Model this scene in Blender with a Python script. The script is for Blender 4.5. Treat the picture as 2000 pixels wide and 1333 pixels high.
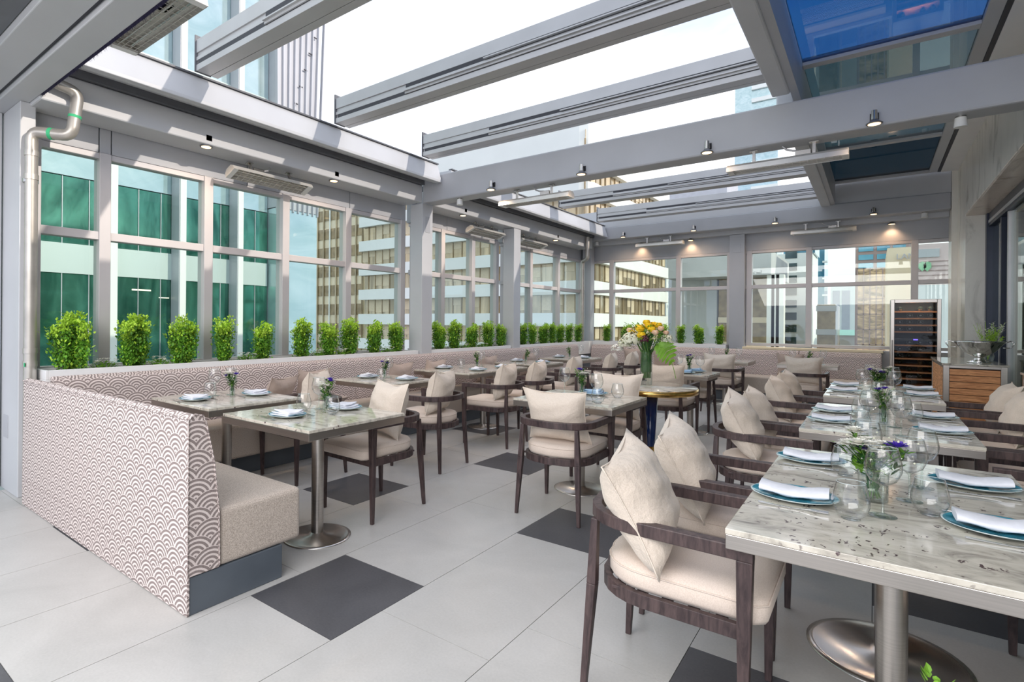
import bpy, math, random
from mathutils import Vector, Matrix
from math import pi, sin, cos, sqrt
random.seed(7)
C = bpy.context.scene.collection
sc = bpy.context.scene
for o in list(bpy.data.objects): bpy.data.objects.remove(o)

# ---------------------------------------------------------------- camera
CAMH = 1.36
cam = bpy.data.cameras.new('camera'); camo = bpy.data.objects.new('camera', cam); C.objects.link(camo)
cam.sensor_width = 36; cam.lens = 1061.7/2000*36
cam.shift_x = (1000-885)/2000.0; cam.shift_y = -(666.5-630)/2000.0
cam.clip_start = .05; cam.clip_end = 1000
YAW, ROLL = .6592, .0077
_c, _s = cos(YAW), sin(YAW)
_r = Vector((_c, _s, 0)); _f = Vector((-_s, _c, 0)); _u = Vector((0, 0, 1))
RX = _r*cos(ROLL)+_u*sin(ROLL); UP = _u*cos(ROLL)-_r*sin(ROLL)
camo.matrix_world = Matrix(((RX.x, UP.x, -_f.x, 0), (RX.y, UP.y, -_f.y, 0), (RX.z, UP.z, -_f.z, CAMH), (0, 0, 0, 1)))
sc.camera = camo
def ray(x, y): return RX*((x-885)/1061.7) - UP*((y-630)/1061.7) + _f
def atY(x, y, Y): d = ray(x, y); return Vector((0, 0, CAMH))+d*(Y/d.y)

# ---------------------------------------------------------------- world, sun, exposure
w = bpy.data.worlds.new('world'); sc.world = w; w.use_nodes = True
nt = w.node_tree; nt.nodes.clear()
out = nt.nodes.new('ShaderNodeOutputWorld'); bg = nt.nodes.new('ShaderNodeBackground')
tc = nt.nodes.new('ShaderNodeTexCoord'); ns = nt.nodes.new('ShaderNodeTexNoise'); cr = nt.nodes.new('ShaderNodeValToRGB')
mp = nt.nodes.new('ShaderNodeMapping'); mp.inputs['Scale'].default_value = (1, 1, 2.6)
nt.links.new(tc.outputs['Generated'], mp.inputs[0]); nt.links.new(mp.outputs[0], ns.inputs['Vector'])
ns.inputs['Scale'].default_value = 1.7; ns.inputs['Detail'].default_value = 6; ns.inputs['Roughness'].default_value = .55; ns.inputs['Distortion'].default_value = .4
cr.color_ramp.elements[0].position = .36; cr.color_ramp.elements[0].color = (.50, .60, .84, 1)
cr.color_ramp.elements[1].position = .62; cr.color_ramp.elements[1].color = (.93, .935, .95, 1)
nt.links.new(ns.outputs['Fac'], cr.inputs[0]); nt.links.new(cr.outputs[0], bg.inputs[0]); bg.inputs[1].default_value = 1.06
nt.links.new(bg.outputs[0], out.inputs[0])
sun = bpy.data.lights.new('sun', 'SUN'); sun.energy = 1.5; sun.angle = .012; sun.color = (1, .89, .77)
suno = bpy.data.objects.new('sun', sun); C.objects.link(suno)
suno.rotation_euler = Vector((.90, .20, .38)).to_track_quat('Z', 'Y').to_euler()
# added fill light behind the camera, standing in for the unseen dining room
il = bpy.data.lights.new('fill_light', 'AREA'); il.shape = 'RECTANGLE'; il.size = 5; il.size_y = 2.4; il.energy = 125; il.color = (1, .95, .9)
ilo = bpy.data.objects.new('fill_light', il); C.objects.link(ilo); ilo.location = (-1.4, -1.6, 2.9)
ilo.rotation_euler = (math.radians(38), 0, math.radians(10))
sc.view_settings.view_transform = 'Standard'; sc.view_settings.look = 'None'
sc.view_settings.gamma = 1; sc.view_settings.use_curve_mapping = False
sc.view_settings.exposure = .70

# ---------------------------------------------------------------- materials
class N:
    def __init__(s, name):
        s.m = bpy.data.materials.new(name); s.m.use_nodes = True; s.t = s.m.node_tree; s.t.nodes.clear()
        s.o = s.t.nodes.new('ShaderNodeOutputMaterial')
    def n(s, typ, **k):
        nd = s.t.nodes.new('ShaderNode'+typ)
        for a, v in k.items():
            if hasattr(nd, a) and a not in ('inputs',): setattr(nd, a, v)
        return nd
    def l(s, a, b): s.t.links.new(a, b)
    def math(s, op, a, b=None, c=None):
        nd = s.n('Math'); nd.operation = op
        for i, v in enumerate((a, b, c)):
            if v is None: continue
            if isinstance(v, (int, float)): nd.inputs[i].default_value = v
            else: s.l(v, nd.inputs[i])
        return nd.outputs[0]
    def co(s, scale=(1, 1, 1), kind='Object', rot=(0, 0, 0)):
        t = s.n('TexCoord'); m = s.n('Mapping'); m.inputs['Scale'].default_value = scale; m.inputs['Rotation'].default_value = rot
        s.l(t.outputs[kind], m.inputs[0]); return m.outputs[0]
    def noise(s, vec, scale, detail=3, rough=.5, dist=0):
        n = s.n('TexNoise'); n.inputs['Scale'].default_value = scale; n.inputs['Detail'].default_value = detail
        n.inputs['Roughness'].default_value = rough; n.inputs['Distortion'].default_value = dist
        s.l(vec, n.inputs['Vector']); return n.outputs['Fac']
    def ramp(s, fac, *stops):
        r = s.n('ValToRGB'); e = r.color_ramp.elements
        while len(e) < len(stops): e.new(.5)
        for i, (p, c) in enumerate(stops): e[i].position = p; e[i].color = (*c, 1)
        s.l(fac, r.inputs[0]); return r.outputs[0]
    def mix(s, fac, a, b, blend='MIX'):
        m = s.n('Mix'); m.data_type = 'RGBA'; m.blend_type = blend
        for i, v in ((0, fac), (6, a), (7, b)):
            if isinstance(v, (int, float)): m.inputs[i].default_value = v
            elif isinstance(v, tuple): m.inputs[i].default_value = (*v, 1)
            else: s.l(v, m.inputs[i])
        return m.outputs[2]
    def bsdf(s, col, rough=.5, metal=0, spec=.5, bump=None, bstr=.3, bdist=.01, aniso=0, sheen=0):
        b = s.n('BsdfPrincipled')
        for k, v in (('Base Color', col), ('Roughness', rough), ('Metallic', metal), ('Specular IOR Level', spec)):
            if isinstance(v, tuple): b.inputs[k].default_value = (*v, 1)
            elif isinstance(v, (int, float)): b.inputs[k].default_value = v
            else: s.l(v, b.inputs[k])
        if bump is not None:
            bn = s.n('Bump'); bn.inputs['Strength'].default_value = bstr; bn.inputs['Distance'].default_value = bdist
            s.l(bump, bn.inputs['Height']); s.l(bn.outputs[0], b.inputs['Normal'])
        if sheen: b.inputs['Sheen Weight'].default_value = sheen
        if aniso:
            b.inputs['Anisotropic'].default_value = aniso
            tg = s.n('Tangent'); tg.direction_type = 'RADIAL'; tg.axis = 'Z'; s.l(tg.outputs[0], b.inputs['Tangent'])
        s.l(b.outputs[0], s.o.inputs[0]); s.b = b
        return s.m
def plain(name, col, rough=.5, metal=0, spec=.5, var=.08, nscale=6, bump=0):
    g = N(name); v = g.co(); f = g.noise(v, nscale, 4)
    c = g.ramp(f, (.3, tuple(x*(1-var) for x in col)), (.7, tuple(min(1, x*(1+var)) for x in col)))
    return g.bsdf(c, rough, metal, spec, f if bump else None, bump)
def thin_glass(name, tint, refl=1.0, base=.04, gcol=(1, 1, 1), edge=None):
    g = N(name); lw = g.n('LayerWeight'); lw.inputs['Blend'].default_value = .5
    p = g.math('POWER', lw.outputs['Facing'], 4 if not edge else 3); f = g.math('MULTIPLY_ADD', p, .75*refl, base)
    t = g.n('BsdfTransparent'); t.inputs[0].default_value = (*tint, 1)
    if edge: g.l(g.ramp(lw.outputs['Facing'], (.45, tint), (.95, edge)), t.inputs[0])
    gl = g.n('BsdfGlossy'); gl.inputs['Roughness'].default_value = .01; gl.inputs[0].default_value = (*gcol, 1)
    m = g.n('MixShader'); g.l(f, m.inputs[0]); g.l(t.outputs[0], m.inputs[1]); g.l(gl.outputs[0], m.inputs[2]); g.l(m.outputs[0], g.o.inputs[0])
    return g.m
M = {}
M['paint'] = plain('grey_paint', (.42, .43, .46), .42, 0, .5, .05, 2)
M['paint_light'] = plain('light_grey_paint', (.53, .54, .565), .4, 0, .5, .04, 2)
M['alu'] = plain('aluminium', (.50, .50, .51), .38, .35, .5, .05, 3)
M['frame'] = plain('window_frame_paint', (.52, .50, .51), .4, .1, .5, .04, 3)
M['dark'] = plain('dark_gap', (.035, .035, .045), .5)
M['charcoal'] = plain('charcoal_paint', (.12, .125, .14), .4)
M['blueframe'] = plain('navy_frame', (.018, .026, .05), .35, .3)
M['white'] = plain('white_paint', (.84, .84, .84), .35, 0, .5, .02)
M['plinth'] = plain('slate_plinth', (.105, .125, .15), .45, 0, .5, .06)
M['glass'] = thin_glass('window_glass', (.90, .955, .93), .9, .035)
M['glassware'] = thin_glass('glassware', (.965, .975, .975), 1.1, .07, (1, 1, 1), (.45, .47, .47))
M['vaseglass'] = thin_glass('vase_glass', (.92, .96, .94), 1, .08, (1, 1, 1), (.4, .46, .43))
M['roofglass'] = thin_glass('tinted_roof_glass', (.11, .27, .46), .6, .05)
M['roofglass2'] = thin_glass('clear_roof_glass', (.13, .22, .25), 1, .10)
M['roofglass3'] = thin_glass('dark_teal_roof_glass', (.03, .085, .115), .5, .03)
M['fridgeglass'] = thin_glass('fridge_door_glass', (.85, .86, .86), .6, .015)
M['gold'] = plain('brass', (.78, .50, .16), .22, 1, .5, .15, 30)
M['navy'] = plain('navy_lacquer', (.008, .03, .14), .12, 0, .6)
M['silver'] = plain('polished_silver', (.75, .74, .72), .08, 1, .5, .05)
M['cutlery'] = plain('cutlery_steel', (.62, .62, .63), .18, 1)
M['heaterbody'] = plain('satin_heater_metal', (.66, .64, .60), .35, .4)
M['nickel'] = plain('nickel', (.55, .53, .5), .2, 1)
M['china'] = plain('teal_glazed_china', (.05, .27, .36), .1, 0, .6, .45, 25)
M['chinarim'] = plain('white_china', (.66, .76, .78), .12, 0, .6, .05)
M['napkin'] = plain('napkin_linen', (.80, .81, .87), .9, 0, .2, .03, 60, .1)
M['napkinblue'] = plain('pale_blue_napkin', (.42, .60, .80), .9, 0, .2, .06, 40)
M['soil'] = plain('soil', (.06, .05, .045), .95, 0, .2, .4, 60, .5)
M['leaf'] = plain('shrub_leaf', (.13, .33, .03), .5, 0, .4, .55, 5)
M['leaftip'] = plain('young_shrub_leaf', (.42, .66, .06), .5, 0, .4, .3, 9)
M['leafdark'] = plain('dark_leaf', (.035, .12, .03), .4, 0, .4, .4, 12)
M['leafbright'] = plain('bright_leaf', (.20, .42, .04), .4, 0, .4, .3, 9)
M['stem'] = plain('plant_stem', (.09, .20, .04), .5)
M['petalwhite'] = plain('white_petal', (.82, .81, .74), .7)
M['petalyellow'] = plain('yellow_petal', (.92, .60, .025), .6, 0, .3, .2, 20)
M['petalpeach'] = plain('peach_petal', (.86, .60, .42), .6)
M['petalcream'] = plain('cream_petal', (.80, .80, .62), .7)
M['petalpurple'] = plain('purple_petal', (.10, .05, .42), .6, 0, .3, .3, 30)
M['petalplum'] = plain('plum_petal', (.12, .015, .05), .6)
M['rubber'] = plain('black_plastic', (.02, .02, .025), .5)
M['whiteplastic'] = plain('white_plastic', (.75, .75, .74), .4)
M['bristle'] = plain('brush_bristle', (.025, .02, .07), .8)
M['fridgein'] = plain('black_liner', (.012, .012, .016), .4)
M['bottle'] = plain('dark_bottle', (.02, .03, .022), .08, 0, .7)
M['pipe'] = plain('galvanised_pipe', (.50, .47, .43), .38, .6, .5, .12, 8)
M['leafmark'] = plain('green_sign_paint', (.30, .62, .34), .6)
M['tag'] = plain('green_sticker', (.05, .5, .22), .6)
M['white_tag'] = plain('care_tag_cloth', (.75, .72, .8), .8)
# timber (dark chair frames)
def wood(name, a, b, scale, rough=.45, rot=(0, 0, 0)):
    g = N(name); v = g.co(scale, 'Object', rot); f = g.noise(v, 9, 5, .6, .6)
    c = g.ramp(f, (.32, a), (.66, b)); return g.bsdf(c, rough, 0, .4, f, .25, .002)
M['wood'] = wood('dark_stained_wood', (.030, .020, .022), (.098, .066, .064), (5, 5, .9))
M['teak'] = wood('teak_slats', (.42, .16, .06), (.85, .42, .19), (.7, .7, 6), .55)
M['shelfwood'] = wood('beech_shelf', (.62, .24, .09), (.85, .38, .17), (1, 1, 8), .5)
def fabric(name, a, b, sc_=420, wrinkle=.25, nf=5):
    g = N(name); v = g.co(); f = g.noise(v, nf, 5, .6, .3); w1 = g.noise(v, sc_, 1)
    c = g.ramp(w1, (.35, a), (.65, b)); h = g.math('MULTIPLY_ADD', w1, .03, f)
    return g.bsdf(c, .9, 0, .2, h, wrinkle, .03, 0, .2)
M['cushion'] = fabric('seat_cushion_canvas', (.66, .555, .475), (.74, .635, .555), 300, .06)
M['pillow'] = fabric('pillow_canvas', (.68, .585, .49), (.76, .665, .575), 300, .55, 7)
M['taupe'] = fabric('taupe_pillow_cloth', (.42, .33, .28), (.52, .42, .37), 300, .45, 7)
M['linen'] = fabric('seat_linen', (.40, .335, .285), (.66, .58, .51), 260, .08)
# fish-scale upholstery
def scales():
    g = N('fan_pattern_upholstery'); uv = g.n('UVMap'); sp = g.n('SeparateXYZ'); g.l(uv.outputs[0], sp.inputs[0])
    W, HR, R = .14, .067, .094
    u, v = sp.outputs[0], sp.outputs[1]
    j0 = g.math('FLOOR', g.math('DIVIDE', v, HR))
    def dist(k):
        j = g.math('ADD', j0, k); dv = g.math('SUBTRACT', v, g.math('MULTIPLY', j, HR))
        par = g.math('FLOORED_MODULO', j, 2) if False else g.math('MODULO', g.math('ADD', j, 100), 2)
        x = g.math('ADD', g.math('DIVIDE', u, W), g.math('MULTIPLY', par, .5))
        du = g.math('MULTIPLY', g.math('SUBTRACT', g.math('FRACT', g.math('ADD', x, 100.5)), .5), W)
        return g.math('SQRT', g.math('ADD', g.math('MULTIPLY', du, du), g.math('MULTIPLY', dv, dv)))
    da, db, dc = dist(-1), dist(0), dist(1)
    ia = g.math('LESS_THAN', da, R); ib = g.math('LESS_THAN', db, R)
    sel = lambda m, a, b: g.math('ADD', g.math('MULTIPLY', m, a), g.math('MULTIPLY', g.math('SUBTRACT', 1, m), b))
    d = sel(ia, da, sel(ib, db, dc))
    q = g.math('DIVIDE', d, .0212); f = g.math('ABSOLUTE', g.math('SUBTRACT', g.math('FRACT', g.math('ADD', q, .5)), .5))
    s_ = g.math('LESS_THAN', f, .27)
    t = g.noise(g.co(), 350, 1)
    a = g.ramp(t, (.35, (.70, .605, .575)), (.65, (.80, .715, .69))); b = g.ramp(t, (.35, (.235, .19, .18)), (.65, (.325, .27, .26)))
    return g.bsdf(g.mix(s_, a, b), .85, 0, .2, None)
M['scale'] = scales()
def granite():
    g = N('polished_granite'); v = g.co((1, 2.6, 1), 'Object', (0, 0, .5)); v2 = g.co((1.6, 1, 1), 'Object', (0, 0, .3))
    a = g.noise(v, 5, 8, .65, 1.0); c = g.ramp(a, (.30, (.16, .145, .13)), (.40, (.42, .39, .34)), (.52, (.62, .58, .50)), (.75, (.76, .72, .65)))
    vo = g.n('TexVoronoi'); vo.inputs['Scale'].default_value = 22; va = g.n('VectorMath'); vn = g.n('TexNoise'); vn.inputs['Scale'].default_value = 26; vn.inputs['Detail'].default_value = 3; g.l(v2, vn.inputs['Vector']); va.operation = 'MULTIPLY_ADD'; va.inputs[1].default_value = (.10, .10, .10); g.l(vn.outputs['Color'], va.inputs[0]); g.l(v2, va.inputs[2]); g.l(va.outputs[0], vo.inputs['Vector'])
    sp = g.ramp(vo.outputs['Distance'], (.19, (1, 1, 1)), (.27, (0, 0, 0))); nn = g.noise(v, 4.5, 3); k = g.ramp(nn, (.50, (0, 0, 0)), (.56, (1, 1, 1)))
    mm = g.mix(1.0, sp, k, 'MULTIPLY'); c2 = g.mix(mm, c, (.09, .055, .06))
    return g.bsdf(c2, .07, 0, .55)
M['granite'] = granite()
def marble(name, hi, lo, sc_):
    g = N(name); v = g.co(sc_); a = g.noise(v, 2.2, 8, .62, 1.4); c = g.ramp(a, (.34, lo), (.47, hi), (.6, tuple(min(1, x*1.05) for x in hi)))
    br = g.n('TexBrick'); 
    return g.bsdf(c, .25, 0, .5)
M['marble'] = marble('veined_marble', (.84, .81, .74), (.55, .52, .46), (1, 1.4, .5))
M['travertine'] = marble('travertine_soffit', (.72, .62, .52), (.5, .41, .33), (1, .5, 5))
def steel(name, rough, aniso, col=(.49, .455, .42)):
    g = N(name); v = g.co((1, 1, 60)); f = g.noise(v, 4, 2); c = g.ramp(f, (.3, tuple(x*.92 for x in col)), (.7, tuple(x*1.06 for x in col)))
    return g.bsdf(c, rough, 1, .5, None, 0, 0, aniso)
M['steel'] = steel('brushed_steel', .30, 0)
M['steeldisc'] = steel('turned_steel', .24, .85, (.66, .63, .6))
def tile(name, lo, hi, rough, spec=.4):
    g = N(name); v = g.co(); a = g.noise(v, 1.6, 6, .6, .5); b = g.noise(v, 90, 2)
    h = g.math('MULTIPLY_ADD', b, .35, a); c = g.ramp(h, (.45, lo), (.95, hi)); return g.bsdf(c, rough, 0, spec)
M['tile'] = tile('pale_porcelain_tile', (.43, .425, .412), (.56, .55, .535), .33)
M['tiledark'] = tile('charcoal_porcelain_tile', (.062, .063, .070), (.115, .115, .125), .38)
M['grout'] = plain('grout', (.09, .09, .09), .9)
# glow surfaces
def glow(name, col, st):
    g = N(name); e = g.n('Emission'); e.inputs[0].default_value = (*col, 1); e.inputs[1].default_value = st; g.l(e.outputs[0], g.o.inputs[0]); return g.m
M['bulb'] = glow('warm_bulb', (1, .68, .36), 2.2)
M['bluelight'] = glow('blue_display', (.12, .08, 1), 2.5)
# facades
M['greenglass'] = None
def facade_glass(name, a, b, rough=.06, metal=.55, scale=(.5, .5, .8), ns_=1.2):
    g = N(name); v = g.co(scale); f = g.noise(v, ns_, 5, .6, 1.2); c = g.ramp(f, (.3, a), (.7, b)); return g.bsdf(c, rough, metal, .6)
M['greenglass'] = facade_glass('green_curtain_glass', (.012, .10, .07), (.11, .36, .26), .05, .6, (.25, .9, .35), 2.4)  # stretched colour noise imitates vertical reflections in the green glass
M['paleglass'] = facade_glass('pale_curtain_glass', (.38, .54, .55), (.60, .73, .74), .08, .4)
M['spandrel'] = plain('glazed_spandrel', (.62, .72, .68), .25, .1, .5, .06, .4)
M['blueglass'] = facade_glass('blue_tower_glass', (.05, .20, .28), (.18, .42, .52), .06, .6, (.1, .1, .1))
M['bronzeglass'] = facade_glass('bronze_strip_glass', (.22, .18, .11), (.62, .50, .32), .12, .4, (.6, .6, .05), 1.5)
M['darkwin'] = facade_glass('dark_window_glass', (.02, .045, .05), (.10, .15, .14), .08, .4, (.3, .3, .3))
M['reflectwin'] = facade_glass('painted_reflection_glass', (.07, .05, .035), (.95, .66, .38), .12, .25, (.30, .30, .85), 1.6)  # bronze reflections painted in as rippled colour noise
M['concrete'] = plain('pale_concrete', (.56, .58, .57), .8, 0, .3, .06, .3)
M['whitewall'] = plain('white_precast', (.87, .89, .83), .7, 0, .3, .03, .3)
M['cream'] = plain('cream_precast', (.85, .73, .52), .8, 0, .3, .06, .3)
M['tan'] = plain('tan_glass_band', (.30, .22, .115), .25, .3, .5, .3, 1.2)
M['browntower'] = plain('brown_granite_cladding', (.42, .31, .28), .7, 0, .3, .05, .3)
M['pink'] = plain('rose_precast', (.74, .60, .55), .8, 0, .3, .04, .3)
M['ribmetal'] = plain('grey_standing_seam_metal', (.50, .51, .54), .45, .2, .5, .06, 1)
M['copper'] = plain('verdigris_copper', (.28, .52, .44), .7)
M['asphalt'] = plain('asphalt', (.10, .10, .105), .9)
M['blind'] = plain('window_blind', (.66, .55, .38), .8)

# ---------------------------------------------------------------- mesh helpers
class MB:
    def __init__(s): s.v = []; s.f = []; s.mi = []; s.sm = []; s.uv = None
    def add(s, vs, fs, mi=0, smooth=False):
        b = len(s.v); s.v += [tuple(p) for p in vs]
        for f in fs: s.f.append([b+i for i in f]); s.mi.append(mi); s.sm.append(smooth)
        return s
    def box(s, x0, x1, y0, y1, z0, z1, mi=0):
        return s.add([(x0, y0, z0), (x1, y0, z0), (x1, y1, z0), (x0, y1, z0), (x0, y0, z1), (x1, y0, z1), (x1, y1, z1), (x0, y1, z1)],
                     [(0, 3, 2, 1), (4, 5, 6, 7), (0, 1, 5, 4), (1, 2, 6, 5), (2, 3, 7, 6), (3, 0, 4, 7)], mi)
    def lathe(s, prof, n=24, c=(0, 0, 0), mi=0, smooth=True, sx=1, sy=1):
        vs = []; fs = []; k = len(prof)
        for i in range(n):
            a = 2*pi*i/n
            for r, z in prof: vs.append((c[0]+r*cos(a)*sx, c[1]+r*sin(a)*sy, c[2]+z))
        for i in range(n):
            j = (i+1) % n
            for q in range(k-1): fs.append((i*k+q, j*k+q, j*k+q+1, i*k+q+1))
        s.add(vs, fs, mi, smooth)
        if prof[0][0] > 1e-6: s.add([vs[i*k] for i in range(n)], [tuple(reversed(range(n)))], mi)
        if prof[-1][0] > 1e-6: s.add([vs[i*k+k-1] for i in range(n)], [tuple(range(n))], mi)
        return s
    def shell(s, prof, n=24, c=(0, 0, 0), mi=0):
        vs = []; fs = []; k = len(prof)
        for i in range(n):
            a = 2*pi*i/n
            for r, z in prof: vs.append((c[0]+r*cos(a), c[1]+r*sin(a), c[2]+z))
        for i in range(n):
            j = (i+1) % n
            for q in range(k-1): fs.append((i*k+q, j*k+q, j*k+q+1, i*k+q+1))
        return s.add(vs, fs, mi, True)
    def cyl(s, a, b, r0, r1=None, n=12, mi=0, smooth=True):
        r1 = r0 if r1 is None else r1; a = Vector(a); b = Vector(b); d = (b-a).normalized()
        t = Vector((0, 0, 1)) if abs(d.z) < .9 else Vector((1, 0, 0)); x = d.cross(t).normalized(); y = d.cross(x)
        vs = [a+(x*cos(2*pi*i/n)+y*sin(2*pi*i/n))*r0 for i in range(n)]+[b+(x*cos(2*pi*i/n)+y*sin(2*pi*i/n))*r1 for i in range(n)]
        s.add(vs, [(i, (i+1) % n, n+(i+1) % n, n+i) for i in range(n)], mi, smooth)
        s.add(vs[:n], [tuple(reversed(range(n)))], mi); s.add(vs[n:], [tuple(range(n))], mi); return s
    def tube(s, pts, r, n=10, mi=0):
        pts = [Vector(p) for p in pts]; rings = []
        up = Vector((0, 0, 1))
        for i, p in enumerate(pts):
            d = (pts[min(i+1, len(pts)-1)]-pts[max(i-1, 0)]).normalized()
            if i == 0:
                t = up if abs(d.z) < .9 else Vector((1, 0, 0)); x = d.cross(t).normalized()
            else: x = (x-d*x.dot(d)).normalized()
            y = d.cross(x); rr = r[i] if isinstance(r, (list, tuple)) else r
            rings.append([p+(x*cos(2*pi*k/n)+y*sin(2*pi*k/n))*rr for k in range(n)])
        vs = [q for R_ in rings for q in R_]
        fs = [(i*n+k, i*n+(k+1) % n, (i+1)*n+(k+1) % n, (i+1)*n+k) for i in range(len(pts)-1) for k in range(n)]
        s.add(vs, fs, mi, True); s.add(rings[0], [tuple(reversed(range(n)))], mi); s.add(rings[-1], [tuple(range(n))], mi); return s
    def sweep(s, pts, half_w, half_h, mi=0, closed=False):
        """rectangular band along a horizontal path"""
        pts = [Vector(p) for p in pts]; m = len(pts); vs = []
        for i, p in enumerate(pts):
            if closed: d = pts[(i+1) % m]-pts[(i-1) % m]
            else: d = pts[min(i+1, m-1)]-pts[max(i-1, 0)]
            d.z = 0; d.normalize(); nrm = Vector((-d.y, d.x, 0))
            w_ = half_w[i] if isinstance(half_w, (list, tuple)) else half_w
            vs += [p-nrm*w_-_u*half_h, p+nrm*w_-_u*half_h, p+nrm*w_+_u*half_h, p-nrm*w_+_u*half_h]
        fs = []
        for i in range(m if closed else m-1):
            j = (i+1) % m
            for k in range(4): fs.append((i*4+k, i*4+(k+1) % 4, j*4+(k+1) % 4, j*4+k))
        s.add(vs, [tuple(reversed(f)) for f in fs], mi)
        if not closed: s.add(vs[:4], [(0, 1, 2, 3)], mi); s.add(vs[-4:], [(3, 2, 1, 0)], mi)
        return s
    def taper(s, a, b, wa, wb, mi=0):
        """square bar from a to b, half widths wa, wb (x,y)"""
        a = Vector(a); b = Vector(b); q = [(-1, -1), (1, -1), (1, 1), (-1, 1)]
        vs = [(a.x+i*wa[0], a.y+j*wa[1], a.z) for i, j in q]+[(b.x+i*wb[0], b.y+j*wb[1], b.z) for i, j in q]
        return s.add(vs, [(3, 2, 1, 0), (4, 5, 6, 7), (0, 1, 5, 4), (1, 2, 6, 5), (2, 3, 7, 6), (3, 0, 4, 7)], mi)
    def prism(s, poly, z0, z1, mi=0):
        n = len(poly); vs = [(x, y, z0) for x, y in poly]+[(x, y, z1) for x, y in poly]
        return s.add(vs, [tuple(reversed(range(n))), tuple(range(n, 2*n))]+[(i, (i+1) % n, n+(i+1) % n, n+i) for i in range(n)], mi)
    def xprism(s, poly, x0, x1, mi=0):
        n = len(poly); vs = [(x0, y, z) for y, z in poly]+[(x1, y, z) for y, z in poly]
        return s.add(vs, [tuple(reversed(range(n))), tuple(range(n, 2*n))]+[(i, (i+1) % n, n+(i+1) % n, n+i) for i in range(n)], mi)
    def build(s, name, mats, parent=None, bevel=0, boxuv=False, sub=0, seg=2):
        me = bpy.data.meshes.new(name); me.from_pydata(s.v, [], s.f)
        if not isinstance(mats, (list, tuple)): mats = [mats]
        for m in mats: me.materials.append(m)
        me.polygons.foreach_set('material_index', s.mi); me.polygons.foreach_set('use_smooth', s.sm)
        if boxuv:
            ul = me.uv_layers.new(name='UVMap')
            for p in me.polygons:
                n = p.normal; ax = max(range(3), key=lambda i: abs(n[i]))
                for li in p.loop_indices:
                    c = me.vertices[me.loops[li].vertex_index].co
                    ul.data[li].uv = ((c.y, c.z) if ax == 0 else (c.x, c.z) if ax == 1 else (c.x, c.y))
        me.update(); o = bpy.data.objects.new(name, me); C.objects.link(o)
        if parent: o.parent = parent
        if bevel:
            b = o.modifiers.new('bevel', 'BEVEL'); b.width = bevel; b.segments = seg; b.limit_method = 'ANGLE'
        if sub:
            m = o.modifiers.new('sub', 'SUBSURF'); m.levels = sub; m.render_levels = sub
        return o
KIDS = {}
def empty(name, loc=(0, 0, 0), rz=0):
    o = bpy.data.objects.new(name, None); C.objects.link(o); o.location = loc; o.rotation_euler = (0, 0, rz); o.empty_display_size = .1; return o
def tag(o, label, cat, group=None):
    o['label'] = label; o['category'] = cat
    if group: o['group'] = group
    return o
def struct(o, label=None):
    o['kind'] = 'structure'
    if label: o['label'] = label
    return o
def copy_tree(o, parent=None):
    c = o.copy(); C.objects.link(c)
    if parent: c.parent = parent
    for ch in [x for x in TREE.get(o.name, [])]: copy_tree(ch, c)
    return c
TREE = {}
def remember(o):
    def walk(p):
        TREE[p.name] = [x for x in bpy.data.objects if x.parent == p]
        for k in TREE[p.name]: walk(k)
    walk(o); return o
def place(proto, used, loc, rz, label, group, scale=None):
    if not proto.get('_used'): o = proto; proto['_used'] = 1
    else: o = copy_tree(proto)
    o.location = loc; o.rotation_euler = (0, 0, rz); o['label'] = label
    if group: o['group'] = group
    if scale: o.scale = scale
    return o
# ---------------------------------------------------------------- floor: 2 ft module, dark squares every seventh half-module
U = .6075
m = MB(); m.box(-9*U, 6*U, -4.2, 12.0, -.05, -.004); 
g_ = .0016
for k in range(-9, 6):
    off = (2.5*(k+4)+2.5) % 7
    y = off-14
    while y < 20:
        for (a, b, mi) in ((y, y+1, 2), (y+1, y+3, 1), (y+3, y+5, 1), (y+5, y+7, 1)):
            ya, yb = max(a*U, -4.1), min(b*U, 11.95)
            if yb > ya: m.box(k*U+g_, (k+1)*U-g_, ya+g_, yb-g_, -.004, 0, mi)
        y += 7
struct(m.build('floor', [M['grout'], M['tile'], M['tiledark']]), 'pale grey porcelain tiled terrace floor with scattered charcoal square tiles')

# ---------------------------------------------------------------- left window wall (plane x = -5.3)
XW = -5.3; ZB, ZT, ZH = .93, 2.08, 2.79
def window(n, axis, p, a, b, z0, z1, posts, tr, label):
    """glazed frame in the plane axis=p from a to b"""
    def bx(mm, u0, u1, za, zb, t=.05):
        if axis == 'x': mm.box(p-t, p+t, u0, u1, za, zb)
        else: mm.box(u0, u1, p-t, p+t, za, zb)
    f = MB()
    for q in posts: bx(f, q-.045, q+.045, z0, z1, .065)
    bx(f, a, b, z1-.05, z1); bx(f, a, b, z0, z0+.05); bx(f, a, b, tr-.035, tr+.035)
    fo = struct(f.build('window_%d' % n, M['frame'], None, .004), label)
    for i in range(len(posts)-1):
        for (za, zb) in ((z0+.05, tr-.035), (tr+.035, z1-.05)):
            gm = MB()
            if axis == 'x': gm.box(p-.006, p+.006, posts[i]+.045, posts[i+1]-.045, za, zb)
            else: gm.box(posts[i]+.045, posts[i+1]-.045, p-.006, p+.006, za, zb)
            gm.build('pane', M['glass'], fo)
window(1, 'x', XW, 1.36, 5.66, ZB, ZH, [1.36, 1.86, 2.78, 3.68, 4.6, 5.6], ZT, 'left window wall from the drainpipe to the first column')
window(2, 'x', XW, 5.83, 8.1, ZB, ZH, [5.92, 6.5, 7.3, 8.02], ZT, 'left window wall between the two columns')
window(3, 'x', XW, 8.25, 11.6, ZB, ZH, [8.35, 9.22, 10.38, 11.5], ZT, 'left window wall from the second column to the corner')
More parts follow.
